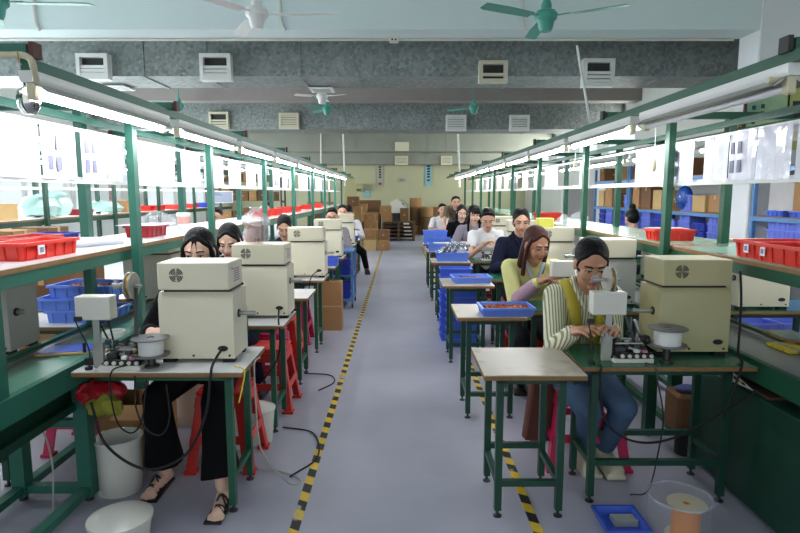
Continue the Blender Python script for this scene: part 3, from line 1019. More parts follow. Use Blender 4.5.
M['shelfgreen'] = mat('worn_green_shelf_mat', (126, 170, 148), 0.22, 0, 0.1, 2.2, col2=(168, 120, 104), thr=(0.52, 0.75))
LP_Y = [2.26, 3.56, 5.0, 7.0, 8.87, 10.85, 12.6, 14.6, 16.2]
LT_Y = [2.26, 3.65, 5.28, 7.15, 8.95, 10.9, 12.7, 14.7, 16.3]
RP_Y = [2.2, 3.93, 5.70, 7.57, 9.4, 11.2, 13.0, 14.5, 16.2]
RT_Y = [2.17, 4.07, 6.1, 8.0, 9.9, 11.6, 13.3, 14.9, 16.4]
bench(-1, 1.62, LP_Y, 1.97, LT_Y, (1.39, 2.56), 1.415, (1.665, 2.22, 1.275), (1.585, 2.02), 1.70,
      'long left assembly bench with teal frame, white shelf and lamp rails', M['teal'], [2.13, 2.87, 4.3, 6.0, 8.0, 10.0, 12.0, 14.0, 16.5])
bench(1, 1.80, RP_Y, 2.27, RT_Y, (1.41, 2.69), 1.415, (1.83, 2.40, 1.246), (1.775, 2.23), 1.86,
      'long right assembly bench with green frame, shelf and lamp rails', M['green'], [3.72, 5.5, 7.5, 9.5, 11.5, 13.5, 16.0])

# ---------------------------------------------------------------- fluorescent lamps
def lamp_mesh(lit):
    def f():
        root = empty('fluorescent_lamp')
        b = MB(M['white']); b.prism([(-.03, .085), (.03, .085), (.03, .055), (.022, .042), (-.022, .042), (-.03, .055)], 0, 1.30, 'Y'); b.build('housing', root)
        b = MB(M['greyenamel'] if lit else M['steel']); b.prism([(-.022, .042), (.022, .042), (.060, .012), (.056, .009), (.018, .036), (-.018, .036), (-.056, .009), (-.060, .012)], .03, 1.27, 'Y'); b.build('reflector', root)
        b = MB(M['tube'] if lit else M['deadtube']); b.cyl((0, .055, .002), (0, 1.245, .002), .0145, seg=14); b.build('tube', root)
        for y in (.035, 1.265):
            b = MB(M['pvc']); b.box(-.016, .016, y - .02, y + .02, -.020, .046, .005); b.build('tube_holder', root)
        return root
    return Proto(f)
lit, dead = lamp_mesh(True), lamp_mesh(False)
for k in range(9):
    y = 2.27 + 1.455 * k
    lit.put((-1.415, y, 1.970), 0, '%s lit tube lamp from the camera along the left aisle rail' % ORD[k], 'lamp', 'lamps on the left bench')
for k in range(9):
    y = 2.14 + 1.43 * k
    (dead if k == 0 else lit).put((1.415, y, 1.970), 0, ('unlit tube lamp with grey reflector, nearest on the right aisle rail' if k == 0 else '%s tube lamp from the camera along the right aisle rail, lit' % ORD[k]), 'lamp', 'lamps on the right bench')
for k in range(8):
    lit.put((-2.535, 2.2 + 1.5 * k, 1.970), 0, '%s tube lamp on the hidden far rail of the left bench' % ORD[k], 'lamp', 'lamps on the far rail of the left bench')
    lit.put((2.685, 2.5 + 1.5 * k, 1.970), 0, '%s tube lamp on the far rail of the right bench' % ORD[k], 'lamp', 'lamps on the far rail of the right bench')

# pvc elbows feeding the lamps
b = MB(M['pvc'])
P = [at(-30, 54, Y=2.2), at(5, 55, Y=2.2), at(22, 55, Y=2.2), at(31, 60, Y=2.2), at(34, 70, Y=2.22), at(36, 80, Y=2.26)]
b.tube(spl(P, 8), .012, 12)
q = tag(b.build('pvc_conduit'), 'cream pvc elbow pipe feeding the nearest left lamp', 'conduit')
b = MB(M['brass']); p = at(20, 58, Y=2.2); b.tube([p + V((.0, -.013, .022)), p + V((.004, -.016, 0)), p + V((.0, -.013, -.02)), p + V((.012, -.013, -.025))], .0022, 6); b.build('tie_wire', q)
b = MB(M['pvc']); P = [at(768, 80, Y=2.2), at(780, 80, Y=2.2), at(830, 84, Y=2.2)]; b.tube(P, .012, 12)
tag(b.build('pvc_conduit'), 'cream pvc pipe ending at the unlit right lamp', 'conduit')
# chrome dome
p = at(29, 104, Y=2.45)
root = empty('dome_light', p, 0, 'round shiny chrome dome hanging behind the left lamp rail', 'dome light')
b = MB(M['chrome']); b.lathe([(0, -.045), (.022, -.042), (.038, -.02), (.045, .01), (.043, .05), (.035, .06), (0, .06)], 28); b.build('dome', root)
b = MB(M['black']); b.cyl((-.0, .0, .06), (0, 0, .10), .015, seg=14); b.build('stem', root)

# ---------------------------------------------------------------- hanging documents
def sheet(sd, y0, y1, x, z0, z1, label, kind=0, bend=0.0, group=None):
    root = MB(M['sleeve'] if kind >= 3 else M['paper'])
    n = 6
    yy = [y0 + (y1 - y0) * k / n for k in range(n + 1)]
    def xx(k, z):
        return x - sd * (0.004 + 0.006 * math.sin(k * 1.3 + y0 * 7) + bend * (1 - (z - z0) / (z1 - z0)))
    t = 0.0012
    for k in range(n):
        a0, a1 = xx(k, z0), xx(k + 1, z0); b0, b1 = xx(k, z1), xx(k + 1, z1)
        vs = [(a0, yy[k], z0), (a1, yy[k + 1], z0), (b1, yy[k + 1], z1), (b0, yy[k], z1)]
        vs += [(v[0] + t * sd, v[1], v[2]) for v in vs]
        root.faces(vs, [(0, 1, 2, 3), (7, 6, 5, 4), (0, 4, 5, 1), (3, 2, 6, 7)] + ([(0, 3, 7, 4)] if k == 0 else []) + ([(1, 5, 6, 2)] if k == n - 1 else []))
    o = root.build('document_sheet')
    tag(o, label, 'document', group)
    if kind in (1, 4):
        w, h = y1 - y0, z1 - z0
        us = ((.14, .28), (.40, .54)) if sd < 0 else ((.50, .62), (.74, .88))
        for u0, u1 in us:
            for v0, v1 in ((.16, .42), (.55, .80)):
                px = min(xx(1, z0), xx(2, z0), xx(3, z0), xx(4, z0), xx(1, z1), xx(4, z1)) if sd > 0 else max(xx(1, z0), xx(2, z0), xx(3, z0), xx(1, z1))
                b = MB(M['print']); b.box(px - .0012, px + .0012, y0 + w * u0, y0 + w * u1, z0 + h * v0, z0 + h * v1); b.build('printed_picture', o)
    if kind == 2:
        b = MB(M['print']); w, h = y1 - y0, z1 - z0
        for v in (.85, .7, .62, .54, .46, .38):
            px = min(xx(q, z0) for q in range(6)) if sd > 0 else max(xx(q, z0) for q in range(6))
            b.box(px - .001, px + .001, y0 + w * .2, y0 + w * .8, z0 + h * v, z0 + h * v + .004)
        b.build('printed_line', o)
    return o
LX = -1.686
ldocs = [(2.05, 2.38, 0, 'blank bright white sheet at the near end of the left document rail'),
         (2.40, 2.755, 0, 'blank white sheet left of the first sheet with four grey pictures'),
         (2.765, 3.05, 1, 'white sheet with four grey pictures, first on the left document rail'),
         (3.11, 3.38, 1, 'white sheet with four grey pictures just before the front left post'),
         (3.39, 3.60, 3, 'glossy sleeve sheet directly left of the front left post'),
         (3.66, 4.02, 0, 'white sheet just right of the front left post'),
         (4.03, 4.40, 3, 'wide sleeve sheet between the first two left posts'),
         (4.52, 4.93, 2, 'curled white sheet left of the second left post'),
         (5.06, 5.6, 0, 'white sheet right of the second left post'),
         (5.75, 6.2, 3, 'crumpled sleeve sheet past the second left post')]
for y0, y1, k, lab in ldocs:
    sheet(-1, y0, y1, LX, 1.664, 1.925, lab, k, group='documents on the left bench')
yy = 6.4
for k in range(12):
    sheet(-1, yy, yy + .42, LX, 1.664, 1.925, '%s small distant sheet along the far part of the left document rail' % ORD[k], (0, 2, 1, 3)[k % 4], group='documents on the left bench')
    yy += .55 + .3 * (k % 3 == 1)
RX = 1.852
rdocs = [(2.40, 2.755, 2, 'dim printed sheet at the right picture edge on the right rail'),
         (2.78, 3.045, 3, 'glossy plastic sleeve with bright reflections on the right rail'),
         (3.055, 3.315, 4, 'sleeve sheet with grey pictures in the middle of the right rail'),
         (3.33, 3.58, 3, 'plain glossy sleeve right of the gap in the right rail'),
         (3.70, 4.15, 4, 'white sheet with grey pictures behind the front right post'),
         (4.16, 4.62, 0, 'slanting white sheet left of the front right post'),
         (5.72, 6.05, 2, 'narrow white sheet by the second right post'),
         (6.9, 7.5, 0, 'white sheet between the second and third right posts')]
for y0, y1, k, lab in rdocs:
    sheet(1, y0, y1, RX, 1.664, 1.925, lab, k, group='documents on the right bench')
yy = 7.7
for k in range(9):
    sheet(1, yy, yy + .42, RX, 1.664, 1.925, '%s small distant sheet along the far part of the right document rail' % ORD[k], (0, 2, 4, 3)[k % 4], group='documents on the right bench')
    yy += .75
# pull switches
for px, py, Y, z, lab in ((654, 165, 3.86, 0.09, 'oval cream pull switch hanging at the front right post'), (575, 165, 5.62, 0.06, 'small white pull switch hanging at the second right post')):
    p = at(px, py, Y=Y)
    root = empty('pull_switch', p, 0, lab, 'switch')
    b = MB(M['pvc']); b.ell((0, 0, 0), (.018, .014, .045)); b.build('switch_body', root)
    b = MB(M['white']); b.cyl((0, 0, .04), (0, 0, 2.05 - p.z), .003, seg=6); b.build('cord', root)
# ---------------------------------------------------------------- work tables
TZ = 0.75
def table(w, d, top, g, rung='side', low=.16, h=TZ, edge=True):
    def f():
        root = empty('work_table')
        b = MB(M['edge']); b.box(0, w, 0, d, h - .026, h - .004, .003); tp = b.build('tabletop', root)
        b = MB(top); b.box(.002, w - .002, .002, d - .002, h - .004, h); b.build('top_sheet', tp)
        i = .075
        b = MB(g)
        b.box(i, w - i, i, i + .03, h - .066, h - .026); b.box(i, w - i, d - i - .03 + .04, d - i + .04, h - .066, h - .026)
        b.box(i, i + .03, i, d - i, h - .066, h - .026); b.box(w - i - .03, w - i, i, d - i, h - .066, h - .026)
        b.build('apron', root)
        xs = (w - i - .017,) if rung == 'bench' else (i + .017, w - i - .017)
        for x in xs:
            for y in (i + .017, d - i + .023):
                b = MB(g); b.box(x - .017, x + .017, y - .017, y + .017, .035, h - .04); lg = b.build('leg', root)
                b = MB(M['dsteel']); b.lathe([(0, 0), (.022, 0), (.022, .006), (.008, .012), (.008, .036), (0, .036)], 12, Matrix.Translation((x, y, 0))); b.build('foot', lg)
        for x in xs:
            b = MB(g); b.box(x - .014, x + .014, i + .03, d - i, low, low + .03); b.build('side_rung', root)
        if rung == 'front':
            b = MB(g); b.box(i + .03, w - i - .03, d - i + .009, d - i + .037, low + .035, low + .065); b.build('back_rung', root)
        if rung == 'front':
            b = MB(g); b.box(i + .03, w - i - .03, i + .003, i + .031, low, low + .03); b.build('front_rung', root)
        return root
    return Proto(f)
LTABY = [2.67 + .985 * k for k in range(10)]
tabL = table(.815, .47, M['lam'], M['green'], 'bench')
for k, y in enumerate(LTABY):
    tabL.put((-1.565, y, 0), 0, '%s white topped table from the camera in the left row beside the aisle' % ORD[k], 'table', 'left row work tables')
SMALLY = [2.62, 3.90, 5.28, 7.12, 8.5, 9.75]
tabS = table(.485, .50, M['worn'], M['dgreen'], 'front')
for k, y in enumerate(SMALLY):
    tabS.put((.392, y, 0), 0, '%s small worn side table from the camera along the right of the aisle' % ORD[k], 'table', 'small right side tables')
GREENY = [2.76, 4.10, 5.66, 7.25, 8.6, 9.9, 11.2]
tabG = table(.86, .44, M['gtop'], M['dgreen'], 'front', .20)
for k, y in enumerate(GREENY):
    tabG.put((.895, y, 0), 0, '%s green topped work table from the camera in the right row' % ORD[k], 'table', 'green right work tables')
# tables on the far sides of both benches
tabX = table(.86, .45, M['lam'], M['green'])
for k, y in enumerate([2.62, 3.62, 4.62, 6.3, 7.9, 9.6]):
    tabX.put((-2.92, y, 0), 0, '%s white table on the hidden side of the left bench, window side' % ORD[k], 'table', 'tables behind the left bench')
tabY = table(.86, .45, M['gtop'], M['dgreen'])
for k, y in enumerate([4.12, 5.6, 7.1, 8.7]):
    tabY.put((2.38, y, 0), 0, '%s green table on the far side of the right bench' % ORD[k], 'table', 'tables behind the right bench')

# ---------------------------------------------------------------- winding machines
def machine(cream, base, grey=False, plate=True):
    """front face towards -y; origin at the middle of the base"""
    def f():
        root = empty('winding_machine')
        w, d, hh = .37, .25, .335
        b = MB(base)
        z0 = .022
        b.prism([(-d / 2, z0), (d / 2, z0), (d / 2, z0 + hh), (-d / 2 + .02, z0 + hh), (-d / 2, z0 + hh - .035)], -w / 2, w / 2, 'X')
        b.build('lower_cabinet', root)
        for x in (-.15, .15):
            for y in (-.09, .09):
                q = MB(M['rubber']); q.box(x - .03, x + .03, y - .022, y + .022, 0, z0); q.build('foot', root)
        b = MB(M['black']); b.box(-.165, .165, -.10, .105, z0 + hh, z0 + hh + .014); b.build('spacer', root)
        zt = z0 + hh + .014
        b = MB(cream); b.box(-w / 2 + .006, w / 2 - .012, -d / 2 - .012, d / 2 - .02, zt, zt + .135, .004); cb = b.build('control_box', root)
        # round slotted fan grille on the front
        yf = -d / 2 - .0135
        q = MB(M['dial'])
        cx, cz, r = -.085, zt + .074, .036
        for sx in (-1, 1):
            for sz in (-1, 1):
                for j in range(4):
                    r0, r1 = r * (.12 + j * .23), r * (.12 + j * .23 + .15)
                    pts = []
                    for t in range(5):
                        a = math.radians(9 + 72 * t / 4)
                        pts.append((cx + sx * r1 * math.cos(a), cz + sz * r1 * math.sin(a)))
                    for t in range(4, -1, -1):
                        a = math.radians(9 + 72 * t / 4)
                        pts.append((cx + sx * r0 * math.cos(a), cz + sz * r0 * math.sin(a)))
                    n = 5
                    for t in range(n - 1):
                        quad = [pts[t], pts[t + 1], pts[2 * n - 2 - t], pts[2 * n - 1 - t]]
                        q.prism(quad, yf, yf + .003, 'Y')
        q.build('fan_grille', cb)
        if plate:
            q = MB(M['print']); xs = w / 2 - .0125
            for k in range(6):
                q.box(xs, xs + .0012, -.05, .05, zt + .03 + k * .012, zt + .036 + k * .012)
            q.box(xs, xs + .004, -.085, -.075, zt + .095, zt + .105)
            q.build('vent_slots', cb)
        q = MB(M['black']); q.prism([(.128 + .026 * math.cos(a), z0 + .052 + .014 * math.sin(a)) for a in [2 * PI * t / 16 for t in range(16)]], -d / 2 - .004, -d / 2 + .002, 'Y'); q.build('power_socket', root)
        q = MB(M['black'])
        for x in (-.16, -.02, .16):
            q.cyl((x, -d / 2 - .003, z0 + .016), (x, -d / 2 + .001, z0 + .016), .006, seg=10)
        q.build('screw', root)
        return root
    return Proto(f)


def shaft(root, side, z=.245, y=-.03, ln=.085, thick=.0115):
    x = .185 * side
    b = MB(M['steel']); b.cyl((x, y, z), (x + ln * side, y, z), thick, seg=16)
    b.use(M['black']); b.cyl((x - .001 * side, y, z), (x + .006 * side, y, z), thick * 1.9, seg=16)
    b.build('spindle', root)


def plug_cable(root, pts, label, r=.006):
    b = MB(M['rubber'])
    b.tube(spl(pts, 10), r, 8)
    o = tag(b.build('power_cable'), label, 'cable')
    return o
mL, mR, mG, mY = machine(M['cream'], M['cream']), machine(M['cream2'], M['cream2']), machine(M['greyenamel'], M['greyenamel']), machine(M['cream'], M['greyenamel'])
mspec = [(-1.012, 2.82 + .13, 'cream winding machine nearest the camera on the left row, hiding a woman'),
         (-.945, 3.86 + .13, 'second cream winding machine on the left, with a clear bag on top'),
         (-.945, 5.80 + .13, 'third cream winding machine along the left row'),
         (-.965, 7.72 + .13, 'fourth cream winding machine along the left row, stained front'),
         (-.955, 9.70 + .13, 'fifth and farthest cream winding machine in the left row')]
LM = []
for i, (x, y, lab) in enumerate(mspec):
    if i == 0:
        o = mL.put((x, y, TZ), 0, lab, 'winding machine', 'cream winding machines on the left')
    else:
        o = copy_tree(mL.o); o.location = (x, y, TZ)
        tag(o, lab, 'winding machine', 'cream winding machines on the left')
    LM.append(o)
for o in LM:
    shaft(o, 1, .235 if o is LM[0] else .245)
RM = []
for i, (x, y, pr, lab) in enumerate([(1.530, 2.955 + .125, mR, 'yellowed winding machine beside the woman in the striped shirt'),
                                     (1.575, 4.28 + .125, mY, 'grey and cream winding machine behind the striped shirt woman'),
                                     (1.565, 5.78 + .125, mL, 'cream winding machine beside the woman in the navy jacket'),
                                     (1.56, 7.36 + .125, mL, 'cream winding machine behind the man in the white shirt on the right'),
                                     (1.55, 8.72 + .125, mL, 'cream winding machine far down the right row')]):
    if pr.o is None:
        o = pr.put((x, y, TZ), 0)
    else:
        o = copy_tree(pr.o); o.location = (x, y, TZ)
        for ch in list(o.children):
            if ch.name.startswith('spindle'):
                for g in list(ch.children): bpy.data.objects.remove(g)
                bpy.data.objects.remove(ch)
    tag(o, lab, 'winding machine', 'winding machines on the right')
    shaft(o, -1, .225, -.05, .11)
    RM.append(o)
o = mG.put((-2.22, 3.08, TZ), 0.0, 'grey winding machine behind the left bench at the picture edge', 'winding machine'); shaft(o, 1, .22, -.06, .05)
o = copy_tree(mL.o)
o.location = (-1.93, 4.52, TZ + .02)
tag(o, 'cream winding machine behind the left bench, seen under the shelf near the woman', 'winding machine')
o = copy_tree(mL.o); o.location = (-2.25, 6.55, TZ)
tag(o, 'cream winding machine behind the left bench, farther from the camera', 'winding machine')
o = copy_tree(RM[2]); o.location = (2.66, 4.30, TZ); tag(o, 'cream winding machine on the far side of the right bench', 'winding machine')
o = copy_tree(RM[2]); o.location = (2.66, 5.80, TZ); tag(o, 'second cream winding machine on the far side of the right bench', 'winding machine')
# cables of machines
plug_cable(None, [(-.884, 2.805, .824), (-.90, 2.79, .80), (-.90, 2.70, .772), (-.895, 2.650, .73), (-.92, 2.63, .55), (-1.02, 2.62, .36), (-1.20, 2.60, .30), (-1.38, 2.60, .42), (-1.45, 2.62, .62)], 'long black cable looping in front of the near left table', .0065)
plug_cable(None, [(-.817, 3.855, .824), (-.81, 3.80, .80), (-.79, 3.70, .765), (-.77, 3.635, .70), (-.78, 3.60, .55), (-.88, 3.58, .40)], 'black plug cable of the second left machine')
plug_cable(None, [(-.817, 5.79, .824), (-.86, 5.75, .80), (-.88, 5.64, .758), (-.89, 5.615, .68), (-.9, 5.6, .5)], 'black plug cable of the third left machine')
plug_cable(None, [(1.735, 2.93, 1.20), (1.738, 2.91, 1.05), (1.735, 2.90, .90), (1.725, 2.88, .78), (1.70, 2.80, .762), (1.66, 2.745, .73), (1.62, 2.73, .62), (1.58, 2.72, .50)], 'black cable hanging down the right side of the yellowed machine')

# ---------------------------------------------------------------- winding heads: counter box on a post over a base with knobs
def head(label, loc, rz=0, mir=1, detail=True, wheel=True, box=True, wdx=0.0):
    root = empty('coil_winder', loc, rz, label, 'coil winder')
    b = MB(M['offwhite']); b.box(-.085, .115, -.045, .085, 0, .022, .003); b.build('base_plate', root)
    b = MB(M['black']); b.box(-.062, .112, -.04, -.015, .022, .050, .003); kb = b.build('terminal_block', root)
    for k in range(5):
        q = MB(M['offwhite']); x = -.045 + k * .036
        q.lathe([(0, -.004), (.009, -.004), (.010, .006), (.006, .008), (.005, .005), (0, .005)], 12, Matrix.Translation((x, -.042, .036)) @ rotm(PI / 2, 0, 0)); q.build('knob', kb)
    px = -.105
    if box:
        b = MB(M['greyenamel']); b.box(px - .026, px + .024, .0, .026, 0, .125, .002)
        b.use(M['steel']); b.box(px - .016, px + .016, -.003, .003, .10, .28)
        b.build('post', root)
    if box:
        b = MB(M['offwhite']); b.box(px - .088, px + .080, -.02, .055, .24, .355, .004); db = b.build('counter_box', root)
        q = MB(M['dial']); q.box(px - .06, px + .05, .055, .0565, .27, .33); q.build('display', db)
    # mechanism
    b = MB(M['dsteel'])
    for (x, y, z, w, d, h) in ((-.04, .03, .022, .05, .07, .05), (.02, .045, .022, .06, .05, .07), (.075, .03, .022, .045, .06, .045), (0, .07, .05, .12, .02, .03), (.04, .01, .05, .03, .03, .035)):
        b.box(x - w / 2, x + w / 2, y - d / 2, y + d / 2, z, z + h, .003)
    b.build('mechanism', root)
    r_ = random.Random(int(loc[0] * 1000))
    for k in range(14):
        b = MB((M['black'], M['dsteel'], M['steel'])[k % 3])
        x, y, z = r_.uniform(-.07, .09), r_.uniform(-.01, .07), r_.uniform(.05, .13)
        w_, d_, h_ = r_.uniform(.008, .03), r_.uniform(.008, .03), r_.uniform(.008, .03)
        b.box(x - w_ / 2, x + w_ / 2, y - d_ / 2, y + d_ / 2, z - h_ / 2, z + h_ / 2, .002); b.build('clamp_block', root)
    b = MB(M['steel'])
    b.cyl((-.06, .02, .085), (.10, .02, .085), .006, seg=10); b.cyl((-.05, .05, .105), (.09, .05, .10), .005, seg=10)
    b.bar((.0, .0, .07), (.07, -.01, .052), .012, .01)
    b.build('guide_rod', root)
    b = MB(mat('pink_terminal', (214, 120, 150), 0.5)); b.box(.06, .085, -.035, -.012, .05, .062, .002); b.build('terminal', root)
    b = MB(M['white']); b.box(.02, .045, -.033, -.01, .05, .064, .002); b.build('terminal', root); b = MB(M['yellow']); b.box(.05, .065, .02, .04, .07, .09, .002); b.build('terminal', root)
    b = MB(M['black']); b.lathe([(0, 0), (.026, 0), (.028, .012), (.022, .022), (.015, .03), (0, .03)], 18, Matrix.Translation((.085, .02, .105)) @ rotm(0, PI / 2, 0)); b.build('hand_knob', root)
    b = MB(M['black']); b.tube(spl([(px - .02, .03, .26 if box else .10), (px + .03, .05, .12), (px + .045, .03, .05), (px + .02, -.01, .02), (px + .06, -.03, .024)], 8), .0045, 8)
    b.tube(spl([(px + .03, .05, .25 if box else .09), (px + .05, .06, .10), (px + .05, .045, .03)], 8), .0045, 8); b.build('wire', root)
    if wheel:
        wx, wz = .005 + wdx, .385 + abs(wdx) * .25
        b = MB(M['dsteel']); b.bar((.06, .05, .06), (wx + .02, .055, wz - .01), .018, .010)
        b.use(M['steel']); b.bar((.10, .06, .06), (.05, .06, .20), .014, .010); b.cyl((wx - .075 * mir, .055, wz), (wx + .05 * mir, .055, wz), .008, seg=12)
        b.build('tension_arm', root)
        b = MB(M['clearwheel'])
        for x in (-.012, .012):
            b.lathe([(0, -.003), (.065, -.003), (.067, 0), (.065, .003), (0, .003)], 36, Matrix.Translation((wx + x, .055, wz)) @ rotm(0, PI / 2, 0))
        b.use(M['brass']); b.cyl((wx - .012, .055, wz), (wx + .012, .055, wz), .054, seg=30)
        b.build('tension_wheel', root)
        b = MB(M['steel']); b.cyl((wx - .09 * mir, .055, wz), (wx - .045 * mir, .055, wz), .014, seg=14); b.cyl((wx - .07 * mir, .055, wz - .018), (wx - .07 * mir, .055, wz + .018), .005, seg=8)
        b.bar((wx - .07 * mir, .055, wz + .015), (wx - .083 * mir, .05, wz + .028), .005); b.bar((wx - .07 * mir, .055, wz + .015), (wx - .057 * mir, .05, wz + .028), .005); b.build('tension_screw', root)
    return root
M['clearwheel'] = mat('grey_translucent_wheel', (176, 174, 168), 0.3, 0.2, 0.06, 10)
head('winding head with counter box on the near left table', (-1.36, 2.74, TZ), wdx=.045)
head('winding head with counter box before the striped shirt woman', (1.155, 2.86, TZ), wdx=-.095)
head('winding head with counter box before the woman with auburn hair', (1.30, 4.20, TZ))
for x, y, lab in ((1.26, 5.78, 'small winding head before the woman in the navy jacket'), (1.12, 7.36, 'small winding head before the man in the white shirt on the right'), (1.15, 8.75, 'small winding head before the long haired woman in grey'),
                  (-1.30, 5.75, 'small winding head on the left before the short haired woman'), (-1.30, 3.78, 'small winding head before the second woman on the left'), (-1.3, 7.7, 'small winding head before the man in glasses on the left')):
    head(lab, (x, y, TZ), box=False, wheel=False)

# ---------------------------------------------------------------- wire spools
M['flange'] = mat('grey_flange_plastic', (112, 110, 114), .4, 0, .05)
def spool(loc, label, r=.088, rc=.062, h=.098, wire=None, flange=None, rx=0.0, lift=0.0):
    root = empty('wire_spool', loc, 0, label, 'spool')
    Mx = rotm(rx, 0, 0)
    def fl(z):
        b = MB(flange or M['flange'])
        b.lathe([(.018, z), (r, z), (r + .002, z + .003), (r, z + .006), (.018, z + .006)], 36, Mx, True)
        b.build('flange', root)
    fl(0); fl(h - .006)
    b = MB(wire or M['white']); b.lathe([(.018, .006), (rc, .006), (rc + .001, h * .5), (rc, h - .006), (.018, h - .006)], 36, Mx, True); b.build('wound_wire', root)
    return root
root = MB(M['dsteel']); root.cyl((-1.215, 2.76, TZ), (-1.215, 2.76, TZ + .01), .035, seg=20); root.cyl((-1.215, 2.76, TZ), (-1.215, 2.76, TZ + .06), .018, seg=16)
tag(root.build('spool_stand'), 'dark spool stand under the white wire spool on the left', 'spool stand')
spool((-1.215, 2.76, TZ + .06), 'white wire spool with grey flanges before the near left machine', .087, .058, .088)
root = MB(M['dsteel']); root.cyl((1.345, 2.85, TZ), (1.345, 2.85, TZ + .01), .035, seg=20); root.cyl((1.345, 2.85, TZ), (1.345, 2.85, TZ + .085), .018, seg=16)
tag(root.build('spool_stand'), 'dark spool stand under the white wire spool on the right', 'spool stand')
spool((1.345, 2.85, TZ + .085), 'white wire spool with grey flanges before the yellowed right machine', .094, .064, .09)
# small black box left of the head
b = MB(M['black']); b.box(-1.56, -1.40, 2.78, 2.84, TZ, TZ + .035, .004, )
tag(b.build('power_box'), 'flat black power box at the left end of the near left table', 'power box')
# microphone-like sensor stalks
def stalk(base, top, label):
    b = MB(M['black']); bs = V(base); tp = V(top)
    b.tube(spl([bs, bs + V((.006, 0, (tp.z - bs.z) * .4)), tp - V((.01, 0, .02)), tp], 8), .0035, 8); b.cyl(bs, bs + V((0, 0, .012)), .018, seg=14)
    o = b.build('sensor_stalk')
    q = MB(M['black']); q.box(tp.x - .02, tp.x + .016, tp.y - .01, tp.y + .01, tp.z - .008, tp.z + .014, .003); q.build('sensor_tip', o)
    q = MB(M['black']); mz = bs + (tp - bs) * .45; q.cyl(mz - V((0, 0, .025)), mz + V((0, 0, .02)), .008, seg=10); q.build('connector', o)
    return tag(o, label, 'sensor')
stalk((-1.50, 2.715, TZ), (-1.535, 2.715, TZ + .245), 'thin black cable stalk left of the left counter box')
stalk((.955, 2.81, TZ), (.945, 2.81, TZ + .215), 'thin black cable stalk left of the right counter box')
# tray with blue top on the left conveyor
p = at(75, 346, Z=.775)
b = MB(M['carton2']); b.box(-.17, .17, -.09, .09, 0, .014, .003, rotm(0, 0, .25)); o = b.build('board_tray', None, V((p.x, p.y, .749))); tag(o, 'flat wooden tray with a blue mat on the left conveyor', 'tray')
b = MB(M['blue']); b.box(-.16, .16, -.08, .08, .014, .018, 0, rotm(0, 0, .25)); b.build('blue_mat', o)
# bright ring on the conveyor
b = MB(M['white']); p = at(114, 334, Z=.76); b.lathe([(.055, 0), (.065, 0), (.065, .03), (.055, .03)], 30, Matrix.Translation((p.x, p.y, .749)), True); tag(b.build('plastic_ring'), 'white plastic ring lying on the left conveyor', 'ring')
# boards on the right conveyor
b = MB(M['yellow']); p = at(785, 349, Z=.76)
for k in range(4):
    b.box(p.x - .02 + k * .0, p.x + .14, p.y - .06 + k * .05, p.y - .02 + k * .05, .749, .765, .002)
tag(b.build('terminal_strip'), 'yellow strips with black ends at the right picture edge', 'terminal strip')
b = MB(M['edge']); p = at(795, 340, Z=.78); b.box(p.x - .05, p.x + .12, p.y - .02, p.y + .22, .77, .784); o = b.build('wooden_board'); tag(o, 'small green topped wooden board behind the yellow strips', 'board')
b = MB(M['gtop']); b.box(p.x - .048, p.x + .118, p.y - .018, p.y + .218, .784, .787); b.build('green_mat', o)
# ---------------------------------------------------------------- plastic bins
def bin_proto(w, d, h, mm, ribs=5, t=.004, flare=.012, label_plate=False):
    def f():
        root = empty('plastic_bin')
        b = MB(mm)
        def ring(g, z): return [(-w / 2 + g, -d / 2 + g, z), (w / 2 - g, -d / 2 + g, z), (w / 2 - g, d / 2 - g, z), (-w / 2 + g, d / 2 - g, z)]
        vs = ring(flare, 0) + ring(.004, h) + ring(.004 + t, h) + ring(flare + t, t)
        fs = [(3, 2, 1, 0)]
        for a, c in ((0, 4), (4, 8), (8, 12)):
            for k in range(4):
                fs.append((a + k, a + (k + 1) % 4, c + (k + 1) % 4, c + k))
        fs.append((12, 13, 14, 15))
        b.faces(vs, fs)
        if ribs:
            for k in range(ribs):
                x = -w / 2 + w * (k + .5) / ribs
                for s_ in (-1, 1):
                    b.bar((x, s_ * (d / 2 - flare + .002), .004), (x, s_ * (d / 2 - .001), h - .016), .006, .007)
            nn = max(2, int(ribs * d / w))
            for k in range(nn):
                y = -d / 2 + d * (k + .5) / nn
                for s_ in (-1, 1):
                    b.bar((s_ * (w / 2 - flare + .002), y, .004), (s_ * (w / 2 - .001), y, h - .016), .006, .007)
        b.build('tub', root)
        b = MB(mm)
        r = .006
        b.box(-w / 2 - r, w / 2 + r, -d / 2 - r, -d / 2 + .006, h - .016, h); b.box(-w / 2 - r, w / 2 + r, d / 2 - .006, d / 2 + r, h - .016, h)
        b.box(-w / 2 - r, -w / 2 + .006, -d / 2, d / 2, h - .016, h); b.box(w / 2 - .006, w / 2 + r, -d / 2, d / 2, h - .016, h)
        b.build('rim', root)
        if label_plate:
            b = MB(M['paper']); b.box(w / 2 - .003, w / 2 + .0022, -.03, .03, h * .35, h * .7); b.use(M['print']); b.box(w / 2, w / 2 + .003, -.018, .018, h * .42, h * .62); b.build('label_plate', root)
        return root
    return Proto(f)
redL = bin_proto(.19, .42, .085, M['red'], 3, label_plate=False)
redR = bin_proto(.21, .34, .095, M['red'], 3)
dredB = bin_proto(.20, .30, .085, M['dred'], 3)
bluT = bin_proto(.36, .24, .062, M['blue2'], 5)
bluS = bin_proto(.34, .24, .088, M['blue'], 4)
bluL = bin_proto(.40, .30, .11, M['blue2'], 5)
bluP = bin_proto(.36, .26, .12, M['blue3'], 4)
bluN = bin_proto(.32, .24, .11, mat('deep_blue_plastic', (40, 62, 176), .38, 0, .07, 5), 4)

